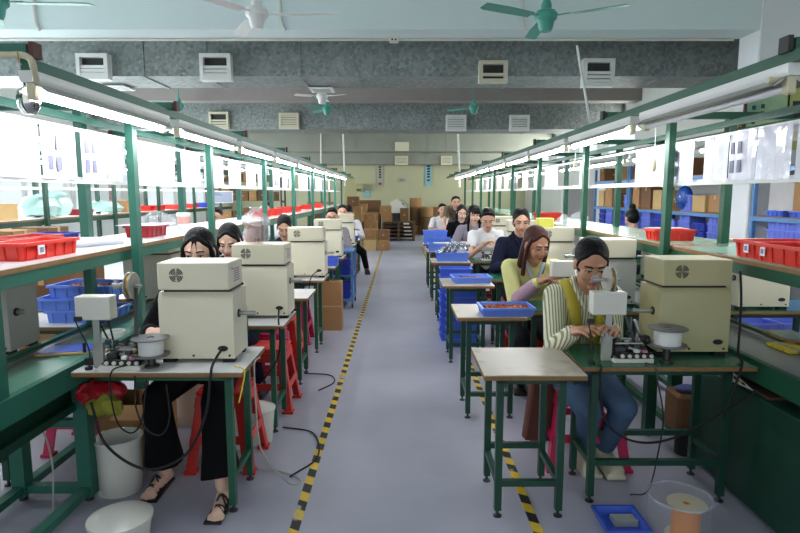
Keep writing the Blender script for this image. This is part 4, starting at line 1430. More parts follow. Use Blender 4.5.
def coils(x0, x1, y0, y1, z, label, seed=1, n=60):
    r = random.Random(seed)
    b = MB(M['copper'])
    for k in range(n):
        p = V((r.uniform(x0, x1), r.uniform(y0, y1), z + r.uniform(.006, .018)))
        a = V((r.uniform(-1, 1), r.uniform(-1, 1), r.uniform(-.3, .6))).normalized() * .011
        b.cyl(p - a, p + a, .008, seg=8)
    return tag(b.build('copper_coils'), label, 'coils', None, 'stuff')

ZS = 1.276
# red bins on the left shelf
redL.put((-1.835, 2.90, ZS), math.radians(-4), 'long red bin on the left shelf, front one of the near pair', 'bin', 'red bins on the left shelf')
redL.put((-2.07, 3.16, ZS), math.radians(-4), 'red bin on the left shelf, rear one of the near pair', 'bin', 'red bins on the left shelf')
dredB.put((-1.90, 4.35, ZS), 0, 'dark red bin with white paper on it behind the front left post', 'bin', 'red bins on the left shelf')
for b_, off in ((V((-1.835 + .105, 2.70, ZS + .045)), 0),):
    q = MB(M['paper']); q.box(b_.x - .0005, b_.x + .003, b_.y + .06, b_.y + .11, b_.z - .02, b_.z + .025); q.use(M['print']); q.box(b_.x + .002, b_.x + .0036, b_.y + .07, b_.y + .10, b_.z - .01, b_.z + .015)
    tag(q.build('bin_label'), 'small white label stuck on the near red bin', 'label')
b = MB(M['paper']); b.box(-2.05, -1.78, 4.18, 4.50, ZS + .0865, ZS + .0885); b.box(-2.0, -1.74, 4.22, 4.54, ZS + .0885, ZS + .0905, 0, None); tag(b.build('paper_sheets'), 'white paper sheets lying over the dark red bin', 'paper')
# paper roll
b = MB(M['paper']); p0, p1 = V((-1.86, 3.45, ZS + .034)), V((-1.735, 3.62, ZS + .028)); b.cyl((-1.95, 3.36, ZS + .033), (-1.735, 3.62, ZS + .026), .032, .024, 20)
tag(b.build('paper_roll'), 'rolled white paper on the left shelf before the front post', 'paper roll')
b = MB(M['paper']); b.box(-2.16, -1.92, 3.40, 3.55, ZS, ZS + .003); tag(b.build('paper_sheet'), 'flat white paper sheet beside the paper roll', 'paper')
for k, (x, y) in enumerate(((-1.92, 8.1), (-1.9, 8.75), (-1.95, 9.9), (-1.9, 10.5), (-1.95, 12.2), (-1.9, 13.4))):
    redR.put((x, y, ZS), 0, '%s small red bin far along the left shelf' % ORD[k], 'bin', 'far red bins on the left shelf')
# red bins on the right shelf
fb = redR.put((1.957, 2.84, 1.247), math.radians(1), 'red bin with a small label at the right picture edge, front one', 'bin', 'red bins on the right shelf')
rb = redR.put((2.04, 3.13, 1.247), math.radians(90), 'red bin with a small label at the right picture edge, rear one', 'bin', 'red bins on the right shelf')
redQ = bin_proto(.19, .30, .082, M['red'], 3)
redQ.put((2.02, 4.34, 1.247), math.radians(90), 'single red bin beside the front right post on the shelf', 'bin', 'red bins on the right shelf')
redR.put((2.0, 7.9, 1.247), math.radians(85), 'distant red bin on the right shelf above the cream machine', 'bin', 'red bins on the right shelf')
q = MB(M['paper']); q.box(-.108, -.103, .09, .125, .03, .075); q.use(M['print']); q.box(-.109, -.107, .097, .118, .04, .065); q.build('label_plate', fb)
q = MB(M['paper']); q.box(-.03, .01, .168, .173, .03, .075); q.use(M['print']); q.box(-.022, .002, .172, .174, .04, .065); q.build('label_plate', rb)
# blue bins beside the aisle on the right
for col, (x, y) in enumerate(((.61, 6.28), (.66, 6.02))):
    n = (9, 7)[col]
    for k in range(n):
        bluS.put((x + rnd.uniform(-.008, .008), y + rnd.uniform(-.008, .008), .001 + .0885 * k), rnd.uniform(-.04, .04), '%s blue bin from the floor in the %s floor stack under the small right tables' % (UP[k], ('rear', 'front')[col]), 'bin', 'blue bins stacked on the floor at right')
bluT.put((.745, 3.08 + .0 + .95, TZ + .001), math.radians(2), 'blue bin of copper coils on the second small right table', 'bin', 'blue bins on the right tables')
coils(.60, .90, 3.94, 4.12, TZ + .03, 'copper coils heaped in the blue bin on the second small table', 2, 150)
bluT.put((.68, 5.52, TZ + .001), math.radians(4), 'blue bin of copper coils on the third small right table', 'bin', 'blue bins on the right tables')
coils(.56, .80, 5.45, 5.60, TZ + .025, 'copper coils in the blue bin on the third small table', 3, 60)
bluL.put((.66, 7.35, TZ + .001), 0, 'blue bin holding silver bags on the fourth small right table', 'bin', 'blue bins on the right tables')
for k in range(5):
    b = MB(M['silver'] if 'silver' in M else M.setdefault('silver', mat('silver_film_bag', (186, 186, 194), .22, .75, .1, 10, bump=.7, bscale=25)))
    Mx = Matrix.Translation((.53 + k * .065, 7.35 + .02 * (k % 2), TZ + .125 + .012 * (k % 3))) @ rotm(.3, .75 - .08 * k, .25 * k)
    b.ell((0, 0, 0), (.035, .075, .085), Mx, 2); b.box(-.012, .012, -.07, .07, .07, .10, 0, Mx)
    tag(b.build('silver_bag'), '%s silver film bag from the aisle in the blue bin on the fourth small table' % ('first', 'second', 'third', 'fourth', 'fifth')[k], 'bag', 'silver bags in the blue bin')
for k, (x, y, z, pr, lab) in enumerate(((.62, 8.66, TZ, bluL, 'blue bin on the fifth small right table, lower one'), (.60, 9.95, TZ, bluL, 'blue bin on the farthest small right table, lower one'),
                                         (.60, 9.95, TZ + .112, bluL, 'upper blue bin on the farthest small right table'), (.78, 9.72, TZ + .0, bluL, 'blue bin at the right end of the farthest small right table'),
                                         (.62, 10.25, TZ + .25, bluP, 'topmost pale blue bin beyond the farthest small right table'))):
    if z > TZ + .2: continue
    pr.put((x, y, z + .001), 0, lab, 'bin', 'blue bins on the right tables')
b = MB(M['white']); b.box(.50, .74, 8.58, 8.74, TZ + .112, TZ + .118); tag(b.build('white_cloth'), 'white sheet over the blue bin on the fifth small table', 'cloth')
# blue bins on the table behind the left bench, with coils
bluL2 = bin_proto(.42, .30, .082, M['blue2'], 5)
for k, (x, y, z, lab) in enumerate(((-2.10, 3.86, TZ, 'lowest blue bin of the stack behind the left counter box'), (-2.16, 3.85, TZ + .083, 'middle blue bin of the stack behind the left counter box'), (-2.08, 3.87, TZ + .166, 'top blue bin with copper coils behind the left counter box'))):
    bluL2.put((x, y, z + .001), math.radians((0, 3, -4)[k]), lab, 'bin', 'blue bins behind the left bench')
coils(-2.22, -1.95, 3.78, 3.98, TZ + .21, 'copper coils in the top blue bin behind the left bench', 5, 60)
# blue tray and dark blue bin beyond the left shelf
p = at(55, 237, Y=5.2); 
bluN.put((-3.1, 5.2, 1.138), 0, 'dark blue bin on the cartons beyond the left shelf', 'bin')
# blue trolley in the left row with bins
root = empty('trolley', (-.86, 8.30, 0), 0, 'blue steel trolley with shelves of bins in the left row by the aisle', 'trolley')
b = MB(M['rackblue'])
for x in (-.19, .19):
    for y in (-.26, .26):
        q = MB(M['rackblue']); q.box(x - .016, x + .016, y - .016, y + .016, .06, .80); q.build('upright', root)
        q = MB(M['black']); q.cyl((x - .012, y, .03), (x + .012, y, .03), .03, seg=16); q.build('caster', root)
for z in (.10, .44, .78):
    q = MB(M['rackblue']); q.box(-.2, .2, -.27, .27, z, z + .02); q.build('shelf', root)
for k, (z, y, pr) in enumerate(((.121, -.12, bluN), (.235, -.12, bluN), (.461, -.12, bluN), (.575, -.12, bluN), (.121, .13, bluN), (.461, .13, bluN))):
    pr.put((-.86, 8.30 + y, z), 0, '%s blue bin on the %s shelf of the blue trolley' % (('lower front', 'upper front', 'lower front', 'upper front', 'rear', 'rear')[k], ('bottom', 'bottom', 'middle', 'middle', 'bottom', 'middle')[k]), 'bin', 'blue bins on the trolley')
coils(-.98, -.74, 8.10, 8.24, .66, 'red and copper parts in the top trolley bin', 8, 40)
bluS.put((-.90, 6.85, TZ + .001), 0, 'blue bin on the fifth left table by the aisle', 'bin')
bluS.put((-.93, 10.62, TZ + .001), 0, 'small blue bin on the farthest left table', 'bin')
b = MB(M['carton']); b.box(-.96, -.68, 6.66, 6.82, 0, .58, .003); o = b.build('carton'); tag(o, 'tall brown carton standing on the floor under the left tables', 'carton')
b = MB(M['tapebr']); b.box(-.96, -.68, 6.6585, 6.66, .28, .295); b.build('tape_strip', o)

# copper coils in a clear bag on machine two
z0 = TZ + .022 + .335 + .014 + .135
root = empty('plastic_bag', (-.985, 3.95, z0), 0, 'clear plastic bag of copper coils on the second left machine', 'bag')
b = MB(mat('wrinkled_clear_film', (240, 240, 246), .2, 0, .05, alpha=.30, bump=.9, bscale=22))
b.lathe([(0, .002), (.075, .004), (.088, .04), (.078, .10), (.098, .15), (.07, .19), (.03, .215), (.045, .24), (0, .235)], 14)
for v in b.bm.verts:
    v.co += V((rnd.uniform(-.012, .012), rnd.uniform(-.012, .012), rnd.uniform(0, .01)))
b.build('bag_film', root)
b = MB(M['copper'])
for k in range(22):
    a = k * 2.4; r_ = .018 + .04 * ((k * 7) % 10) / 10
    b.cyl((r_ * math.cos(a), r_ * math.sin(a), .012 + .0), (r_ * math.cos(a) + .01, r_ * math.sin(a), .125), .011, seg=10)
tag(b.build('copper_coils', None, V((-.985, 3.95, z0))), 'copper coils standing inside the clear bag on the second left machine', 'coils', None, 'stuff')
# pink cup and clear bag on the left shelf
p = V((-1.86, 5.0, ZS))
root = empty('cup', p, 0, 'pink lidded cup with a paper band on the left shelf', 'cup')
b = MB(mat('pink_plastic', (232, 176, 168), .4)); b.lathe([(0, 0), (.045, 0), (.055, .12), (0, .12)], 24); b.build('cup_body', root)
b = MB(M['offwhite']); b.lathe([(0, .12), (.06, .12), (.062, .135), (.055, .155), (0, .158)], 24); b.build('lid', root)
b = MB(M['paper']); b.box(-.035, .075, -.065, -.058, .0, .06); b.build('paper_band', root)
def clear_bag(loc, r, h, label, seed=3):
    rr = random.Random(seed)
    b = MB(M['clear']); b.lathe([(0, .001), (r, .005), (r * 1.15, h * .35), (r * .9, h * .7), (r * .3, h), (0, h)], 14)
    for v in b.bm.verts:
        v.co += V((rr.uniform(-.3, .3) * r, rr.uniform(-.3, .3) * r, rr.uniform(0, .1) * h))
    return tag(b.build('plastic_bag', None, V(loc)), label, 'bag')
clear_bag((-2.02, 4.85, ZS), .14, .16, 'crumpled clear plastic bag on the left shelf behind the front post', 4)
clear_bag((2.12, 6.9, 1.247), .10, .12, 'crumpled clear bag on the right shelf in the distance', 6)

# ---------------------------------------------------------------- stools
def stool_proto(mm, h=.47, w=.29):
    def f():
        root = empty('plastic_stool')
        b = MB(mm); t = w / 2 - .03
        b.box(-t, t, -t, t, h - .022, h, .012, None, 2); b.box(-t + .008, t - .008, -t + .008, t - .008, h - .045, h - .02); b.build('seat', root)
        for sx in (-1, 1):
            for sy in (-1, 1):
                q = MB(mm)
                x0, y0, x1, y1 = sx * (t - .006), sy * (t - .006), sx * (w / 2 + .025), sy * (w / 2 + .025)
                a, c = .055, .058
                q.faces([(x0, y0, h - .03), (x0 - sx * a, y0, h - .03), (x0 - sx * a, y0 - sy * .012, h - .03), (x0 - sx * .012, y0 - sy * .012, h - .03), (x0 - sx * .012, y0 - sy * a, h - .03), (x0, y0 - sy * a, h - .03),
                         (x1, y1, 0), (x1 - sx * c, y1, 0), (x1 - sx * c, y1 - sy * .012, 0), (x1 - sx * .012, y1 - sy * .012, 0), (x1 - sx * .012, y1 - sy * c, 0), (x1, y1 - sy * c, 0)],
                        [(0, 1, 2, 3, 4, 5), (6, 7, 8, 9, 10, 11)] + [(k, (k + 1) % 6, 6 + (k + 1) % 6, 6 + k) for k in range(6)])
                q.box(x1 - sx * .06, x1 + sx * .008, y1 - sy * .06, y1 + sy * .008, 0, .018)
                q.build('leg', root)
        for zf, zt in ((.36, .46), (.80, .93)):
            for s_ in (-1, 1):
                q = MB(mm)
                def at_(z): return (t - .006) + (w / 2 + .025 - t + .006) * (1 - z / h)
                za, zb = h * (1 - zt) if False else h * zf, h * zt
                ra, rb = at_(za), at_(zb)
                q.faces([(-ra, s_ * ra, za), (ra, s_ * ra, za), (rb, s_ * rb, zb), (-rb, s_ * rb, zb), (-ra, s_ * (ra - .008), za), (ra, s_ * (ra - .008), za), (rb, s_ * (rb - .008), zb), (-rb, s_ * (rb - .008), zb)],
                        [(0, 1, 2, 3), (4, 5, 6, 7), (0, 1, 5, 4), (2, 3, 7, 6), (0, 3, 7, 4), (1, 2, 6, 5)])
                q.build('side_panel', root)
                q = MB(mm)
                q.faces([(s_ * ra, -ra, za), (s_ * ra, ra, za), (s_ * rb, rb, zb), (s_ * rb, -rb, zb), (s_ * (ra - .008), -ra, za), (s_ * (ra - .008), ra, za), (s_ * (rb - .008), rb, zb), (s_ * (rb - .008), -rb, zb)],
                        [(0, 1, 2, 3), (4, 5, 6, 7), (0, 1, 5, 4), (2, 3, 7, 6), (0, 3, 7, 4), (1, 2, 6, 5)])
                q.build('side_panel', root)
        return root
    return Proto(f)
stR, stP = stool_proto(M['stool_red'], .47, .34), stool_proto(M['stool_pink'], .47, .34)
STOOLH = .47
# ---------------------------------------------------------------- buckets and things under the tables
def bucket(loc, r0, r1, h, label, mm=None, lid=False, tilt=0):
    root = empty('bucket', loc, 0, label, 'bucket')
    Mx = rotm(tilt, 0, 0)
    b = MB(mm or M['milky'])
    if lid:
        b.lathe([(0, 0), (r0, 0), (r1, h), (0, h)], 32, Mx); b.build('tub', root)
        b = MB(mm or M['milky']); b.lathe([(r1 + .004, h - .012), (r1 + .005, h + .004), (r1 * .92, h + .012), (r1 * .6, h + .028), (0, h + .036)], 32, Mx); b.build('lid', root)
    else:
        b.lathe([(0, 0), (r0, 0), (r1, h), (r1 - .004, h), (r0 - .004, .005), (0, .005)], 32, Mx); b.build('tub', root)
        b = MB(mm or M['milky']); b.lathe([(r1 - .002, h - .012), (r1 + .006, h - .012), (r1 + .006, h), (r1 - .002, h)], 32, Mx, True); b.build('rim', root)
    return root
bucket((-1.30, 2.53, 0), .125, .138, .10, 'white bucket with a domed lid at the bottom picture edge', lid=True)
bucket((-1.515, 2.98, 0), .11, .118, .30, 'tall open white bucket under the near left table')
bucket((-1.05, 3.55, 0), .10, .115, .24, 'white bucket behind the red stool under the near left tables', lid=True)
bucket((-.93, 3.60, 0), .10, .12, .22, 'small white bucket with lid at the aisle end of the near left tables', lid=True)
bucket((-1.44, 3.95, 0), .13, .15, .30, 'beige bucket under the second left table', mat('beige_plastic', (214, 190, 170), .5))
b = MB(M['carton'])
for (x0, x1, y0, y1) in ((-1.74, -1.40, 3.22, 3.225), (-1.74, -1.40, 3.495, 3.50), (-1.74, -1.735, 3.225, 3.495), (-1.405, -1.40, 3.225, 3.495)):
    b.box(x0, x1, y0, y1, 0, .38)
b.box(-1.735, -1.405, 3.225, 3.495, 0, .005); b.faces([(-1.74, 3.22, .38), (-1.40, 3.22, .38), (-1.42, 3.12, .33), (-1.72, 3.12, .33)], [(0, 1, 2, 3)])
tag(b.build('carton'), 'open brown carton behind the tall white bucket on the left', 'carton')
# clear drum with orange spool and blue tray with pedal at right
root = empty('plastic_drum', (1.31, 2.56, 0), 0, 'clear plastic drum on the floor at the bottom right', 'drum')
b = MB(mat('clear_drum_plastic', (206, 210, 222), .12, 0, .02, alpha=.09)); b.lathe([(.0, .001), (.140, .001), (.140, .19), (.136, .19), (.136, .006), (0, .006)], 40); b.build('drum_wall', root)
b = MB(mat('clear_drum_rim', (206, 210, 222), .2, 0, .02, alpha=.3)); b.lathe([(.136, .184), (.143, .184), (.143, .192), (.136, .192)], 40, None, True); b.build('rim', root)
spool((1.328, 2.53, .007), 'orange wire spool with a pale flange inside the clear drum', .086, .062, .165, M['orange'], mat('dusty_flange', (206, 196, 168), .6, 0, .1, 20))
bluS2 = bin_proto(.20, .22, .05, M['blue'], 0)
bluS2.put((1.06, 2.61, .001), 0, 'flat blue tray on the floor under the green table at right', 'tray')
b = MB(M['greyenamel']); b.prism([(-.04, 0), (.04, 0), (.04, .022), (-.04, .035)], -.055, .055, 'X'); o = b.build('foot_pedal', None, V((1.085, 2.64, .008)))
tag(o, 'grey foot pedal lying in the blue tray', 'pedal')
# brown wicker bag hanging behind the small table
root = empty('bag', (.80, 3.30, .02), 0, 'flat brown wicker bag leaning by the striped shirt woman', 'bag')
m_wick = stripes('wicker', (104, 56, 42), (72, 36, 30), 40, 'Z', .7, .5)
b = MB(m_wick); Mx = rotm(0, .12, .2); b.box(-.09, .09, -.03, .03, .12, .62, .012, Mx); b.build('bag_body', root)
b = MB(M['brass']); b.tube([Mx @ V((.085, -.034, .15)), Mx @ V((.088, -.034, .4)), Mx @ V((.09, -.034, .61))], .004, 6); b.build('beaded_edge', root)
# brown box and things under the right bench
b = MB(M['carton3']); b.box(1.66, 1.87, 3.32, 3.52, .15, .40, .02); tag(b.build('box'), 'brown box on a pedestal under the right bench', 'box')
b = MB(M['rubber']); b.cyl((1.76, 3.42, 0), (1.76, 3.42, .15), .06, seg=20); tag(b.build('pedestal'), 'black pedestal under the brown box by the right bench', 'pedestal')
b = MB(mat('navy_cloth_pile', (70, 76, 130), .8)); b.ell((1.74, 3.40, .42), (.07, .05, .022), None, 3); tag(b.build('glove'), 'blue glove lying on the brown box under the right bench', 'glove')
b = MB(M['red']); b.cyl((1.835, 3.42, .40), (1.835, 3.42, .45), .014, .014, 14); b.use(M['white']); b.cyl((1.835, 3.42, .45), (1.835, 3.42, .50), .012, .004, 14); tag(b.build('glue_bottle'), 'small red and white bottle on the brown box', 'bottle')
for k, (x, y) in enumerate(((1.25, 5.1), (1.46, 5.1), (1.60, 5.15))):
    spool((x, y, .301), '%s copper wire spool on the crate behind the striped shirt woman' % ('left', 'middle', 'right')[k], .07, .062, .12, M['copper'], M['milky'])
b = MB(M['carton3']); b.box(1.12, 1.72, 5.0, 5.28, 0, .30, .01); tag(b.build('crate'), 'low dark crate carrying copper spools behind the striped shirt woman', 'crate')
# right conveyor drive housing: a big dark green box with a round end guard
root = empty('conveyor_drive', (2.0, 2.7, 0), 0, 'large dark green conveyor drive housing at the bottom right corner', 'machine')
b = MB(M['dgreen']); b.box(-.245, .25, -.75, .68, .02, .60, .006); b.build('housing', root)
b = MB(M['dgreen']); b.cyl((-.262, -.48, .30), (-.245, -.48, .30), .34, seg=48); b.build('round_guard', root)
b = MB(M['wood']); b.box(-.22, .0, .0, .60, .601, .615); b.build('dusty_ledge', root)
"""notice plate under the right bench"""
root = empty('notice_plate', (1.750, 2.89, 0), 0, 'slanted white plate with a strip of hazard tape under the right bench edge', 'plate')
b = MB(M['white']); b.faces([(0, .12, .672), (0, .12, .606), (0, -.12, .622), (.002, .12, .672), (.002, .12, .606), (.002, -.12, .622)], [(0, 1, 2), (5, 4, 3), (0, 2, 5, 3), (0, 3, 4, 1), (1, 4, 5, 2)]); b.build('plate', root)
b = MB(M['yellow'])
for k in range(4):
    b.use(M['yellow'] if k % 2 == 0 else M['black'])
    y1 = .09 - k * .035; b.faces([(-.001, y1, .632 - k * .002), (-.001, y1, .650 - k * .004), (-.001, y1 - .032, .647 - k * .004), (-.001, y1 - .032, .630 - k * .002)], [(0, 1, 2, 3)])
b.build('hazard_strip', root, None, False)
# loose cables
def cable(pts, label, r=.0038, mm=None, n=10):
    b = MB(mm or M['rubber']); b.tube(spl(pts, n), r, 8)
    return tag(b.build('cable'), label, 'cable')
cable([(-1.30, 2.69, .78), (-1.36, 2.655, .76), (-1.36, 2.63, .66), (-1.33, 2.62, .52), (-1.27, 2.62, .47), (-1.22, 2.62, .52), (-1.20, 2.63, .64), (-1.20, 2.655, .72)], 'black cable making a small loop below the left winding head')
cable([(-1.25, 2.65, .74), (-1.24, 2.62, .60), (-1.19, 2.60, .50), (-1.12, 2.60, .47), (-1.08, 2.61, .55), (-1.10, 2.64, .70)], 'second black cable loop under the near left table edge')
cable([(-.72, 2.90, .757), (-.735, 2.85, .745), (-.725, 2.80, .66), (-.72, 2.79, .55), (-.70, 2.80, .30), (-.60, 2.95, .05), (-.55, 3.05, .008), (-.66, 3.15, .008), (-.90, 3.2, .008)], 'thin grey wire trailing from the near left table to the floor', .004, M['greyenamel'])
cable([(-.80, 2.72, .765), (-.752, 2.70, .757), (-.742, 2.68, .73), (-.755, 2.67, .66), (-.77, 2.67, .60)], 'yellow wire over the corner of the near left table', .0035, M['yellow'])
cable([(-.62, 3.1, .008), (-.5, 3.35, .008), (-.58, 3.7, .008), (-.8, 3.8, .008)], 'thin black cable on the floor at the left tape', .005)
cable([(-.66, 4.55, .008), (-.56, 4.75, .008), (-.62, 4.95, .008), (-.85, 5.0, .008)], 'thin dark cable on the floor by the second left tables', .005)
cable([(.99, 2.80, .757), (.98, 2.74, .752), (.975, 2.735, .70), (1.0, 2.72, .5), (1.12, 2.70, .40), (1.3, 2.70, .40), (1.52, 2.72, .50), (1.76, 2.76, .63)], 'black cable sagging in front of the green table at right', .006)
cable([(1.22, 2.80, .757), (1.25, 2.755, .752), (1.26, 2.745, .68), (1.30, 2.75, .50), (1.31, 2.80, .30), (1.29, 2.85, .06), (1.22, 2.9, .008)], 'thin grey cable hanging from the right green table to the floor', .004, M['dsteel'])
cable([(-1.72, 2.62, .55), (-1.66, 2.60, .45), (-1.64, 2.60, .30), (-1.66, 2.61, .10), (-1.66, 2.62, .008), (-1.75, 2.70, .008)], 'thin pale wire hanging by the left bench leg', .004, M['greyenamel'])
# red and yellow rags under the left table
def rag(loc, sc, mm, label, seed):
    r = random.Random(seed); b = MB(mm)
    b.ell((0, 0, 0), sc, None, 3)
    for v in b.bm.verts:
        n = v.co.normalized(); v.co += n * (r.uniform(-.12, .18) * min(sc) + .25 * min(sc) * math.sin(v.co.x * 60 + v.co.z * 40))
    return tag(b.build('rag', None, V(loc)), label, 'rag')
rag((-1.50, 2.82, .60), (.11, .08, .065), M['dred'], 'dark red cloth bundled under the left end of the near table', 2)
rag((-1.44, 2.74, .56), (.085, .05, .05), mat('olive_yellow_cloth', (150, 146, 50), .9), 'yellow green cloth bundled in front of the dark red cloth', 5)
# ---------------------------------------------------------------- the workers
def seat(x, y, kind, label, rz=0.0):
    (stR if kind == 'r' else stP).put((x, y, 0), rz, label, 'stool')
H = STOOLH
def striped_extra(root, up, Mh, arms, s):
    pass
person((1.055, 3.47, 0), 0, 'woman in a striped shirt with mustard apron winding coils at the near right table', H, 24, 22, -6, 0, 1.09,
       ((-.145, -.50, .875), (.055, -.52, .885)), ((.04, -.18), (.145, -.20)), STRIPE, 'long', K['denim'], 'tied', vox=.005, shoes=K['shoe'], vest=K['mustard'], neck='collar', skin=M['skin2'], elbow=.12, width=.9)
stool_proto(M['stool_pink'], .47, .43).put((1.09, 3.40, 0), 0, 'wide pink plastic stool under the woman in the striped shirt', 'stool')
person((1.065, 4.84, 0), 0, 'woman with auburn hair in pale yellow with purple sleeve covers, looking down', H, 27, 22, 16, 0, 1.1,
       ((-.02, -.50, .93), (.13, -.46, .90)), ((-.1, -.2), (.12, -.2)), K['yellow'], 'long', K['dark'], 'long', M['hairred'], vox=.006, neck='collar', cuff=K['purple'], skin=M['skin2'], collar=K['palegreen'], elbow=.4)
seat(1.065, 4.87, 'r', 'red plastic stool under the woman with auburn hair')
person((1.31, 6.40, 0), 0, 'woman in a navy work jacket with dark hair pulled back', H, 8, 14, -4, 0, 1.13,
       ((-.15, -.40, .87), (.05, -.44, .90)), ((-.1, -.25), (.12, -.25)), K['navy'], 'long', K['dark'], 'tied', vox=.007, neck='collar', skin=M['skin'])
seat(1.31, 6.42, 'r', 'red plastic stool under the woman in the navy jacket')
person((1.17, 7.98, 0), 0, 'man in a white short sleeved shirt reaching over the right table', H, 18, 26, -6, 0, 1.12,
       ((-.06, -.42, .95), (.10, -.42, .90)), ((-.1, -.25), (.12, -.25)), K['white'], 'short', K['dark'], 'short', vox=.008)
seat(1.17, 8.0, 'r', 'red plastic stool under the man in the white shirt at right')
person((1.13, 9.05, 0), 0, 'woman with long straight hair and a fringe in a grey top', H, 14, 12, 6, 0, 1.13,
       ((-.20, -.40, .86), (.0, -.42, .86)), ((-.1, -.25), (.12, -.25)), K['grey'], 'long', K['dark'], 'long', vox=.008, skin=M['skin3'], fullhead='fringe')
seat(1.13, 9.07, 'r', 'red plastic stool under the long haired woman in grey')
person((1.07, 10.25, 0), 0, 'woman in black with short dark hair beside the man in the olive shirt', H, 12, 14, 4, 0, 1.1,
       ((-.14, -.42, .86), (.14, -.42, .86)), ((-.1, -.25), (.12, -.25)), K['black'], 'long', K['dark'], 'bob', vox=.009, skin=M['skin3'])
seat(1.07, 10.27, 'r', 'red plastic stool under the woman in black')
person((1.15, 11.75, 0), math.radians(-8), 'man in an olive shirt standing bent over the far right table', 0, 50, 0, 10, 0, 1.08,
       ((-.16, -.62, .86), (.18, -.60, .86)), ((-.12, -.05), (.12, -.02)), K['olive'], 'short', K['dark'], 'short', vox=.009, stand=True)
person((.90, 12.55, 0), 0, 'man in a white printed shirt sitting farthest down the right row', H, 16, 4, 6, 0, 1.1,
       ((-.14, -.42, .86), (.14, -.42, .86)), ((-.1, -.25), (.12, -.25)), K['white'], 'short', K['dark'], 'short', vox=.009)
seat(.90, 12.57, 'r', 'red plastic stool under the farthest man in white on the right')
# left row
person((-1.165, 3.44, 0), 0, 'woman with long black hair in wide black trousers behind the nearest left machine', H, 7, 13, 4, 0, 1.075,
       ((-.16, -.42, .86), (.10, -.40, .86)), ((-.13, -.40), (.245, -.60)), K['black'], 'long', K['black'], 'long', vox=.006, flare=.05, sandals=True, skin=M['skin3'], fullhead='wisps')
seat(-1.03, 3.33, 'r', 'red plastic stool under the woman in wide black trousers')
person((-1.335, 4.72, 0), 0, 'woman with dark hair looking down behind the second left machine', H, 16, 24, 4, 0, 1.06,
       ((-.14, -.42, .86), (.12, -.42, .86)), ((-.1, -.25), (.22, -.25)), K['navy'], 'long', K['navy'], 'bob', vox=.007, skin=M['skin3'])
seat(-1.1, 4.72, 'p', 'pink plastic stool under the second woman on the left')
seat(-.98, 4.25, 'r', 'empty red stool at the aisle end of the second left table')
person((-1.31, 6.78, 0), 0, 'worker with short dark hair behind the third left machine', H, 16, 26, 8, 0, 1.05,
       ((-.14, -.42, .86), (.12, -.42, .86)), ((-.1, -.25), (.12, -.25)), K['navy'], 'long', K['dark'], 'tied', vox=.008)
seat(-1.3, 6.8, 'p', 'pink plastic stool under the third worker on the left')
seat(-1.08, 5.22, 'r', 'empty red stool by the third left table')
seat(-1.15, 6.2, 'p', 'empty pink stool behind the fourth left table')
m_gl = mat('glasses_frame', (30, 26, 26), .3)
def glasses(root, up, Mh, arms, s):
    b = MB(m_gl)
    for q in (-1, 1):
        tb = MB(); tb.tube([(.032 * q + .022 * math.cos(2 * PI * k / 16), -.098, .003 + .016 * math.sin(2 * PI * k / 16)) for k in range(17)], .002, 6); b.merge(tb.bm, Mh)
        tb = MB(); tb.tube([(.052 * q, -.098, .006), (.078 * q, -.02, .006)], .002, 6); b.merge(tb.bm, Mh)
    tb = MB(); tb.tube([(-.011, -.099, .005), (.011, -.099, .005)], .002, 6); b.merge(tb.bm, Mh)
    b.build('glasses', root)
person((-1.02, 8.86, 0), 0, 'man in glasses behind the fourth left machine', H, 12, 8, 6, 0, 1.08,
       ((-.14, -.42, .86), (.12, -.42, .86)), ((-.1, -.25), (.12, -.25)), K['grey'], 'long', K['dark'], 'short', vox=.008, extra=glasses)
seat(-1.02, 8.9, 'r', 'red plastic stool under the man in glasses')
person((-1.06, 10.80, 0), 0, 'man in a pale shirt behind the fifth left machine', H, 8, 4, 8, 0, 1.08,
       ((-.14, -.42, .86), (.12, -.42, .86)), ((-.1, -.25), (.12, -.25)), K['white'], 'long', K['dark'], 'short', vox=.009)
seat(-1.06, 10.8, 'r', 'red plastic stool under the man in the pale shirt')
person((-1.05, 11.75, 0), math.radians(6), 'person in a white shirt and dark trousers sitting farthest down the left row', H, 20, 40, 0, 0, 1.08,
       ((-.16, -.42, .86), (.12, -.42, .86)), ((-.1, -.25), (.36, -.20)), K['white'], 'long', K['black'], 'short', vox=.009)
seat(-1.05, 11.78, 'r', 'red plastic stool under the farthest person in white on the left')
# people beyond the benches
person((-2.72, 8.75, 0), 0, 'worker in blue behind the left bench, seen under the document rail', H, 10, 10, 0, 0, 1.08,
       ((-.14, -.42, .86), (.12, -.42, .86)), ((-.1, -.25), (.12, -.25)), K['blue'], 'long', K['dark'], 'short', vox=.01)
seat(-2.72, 8.78, 'r', 'red plastic stool under the worker in blue behind the left bench')
person((-2.45, 10.9, 0), math.radians(-20), 'worker in white behind the left bench, far down', H, 4, 6, 0, 0, 1.14,
       ((-.14, -.42, .86), (.12, -.42, .86)), ((-.1, -.25), (.12, -.25)), K['white'], 'long', K['dark'], 'short', vox=.01)
seat(-2.45, 10.92, 'r', 'red plastic stool under the worker in white behind the left bench')
person((3.26, 8.0, 0), PI, 'woman with a hair bun seen from behind before the blue racks', H, 14, 26, 0, 0, 1.08,
       ((-.14, -.42, .86), (.12, -.42, .86)), ((-.1, -.25), (.12, -.25)), K['dark'], 'long', K['dark'], 'bun', vox=.009)
seat(3.26, 8.0, 'r', 'red plastic stool under the woman with the hair bun')
seat(-1.98, 3.55, 'p', 'pink stool behind the left bench legs')

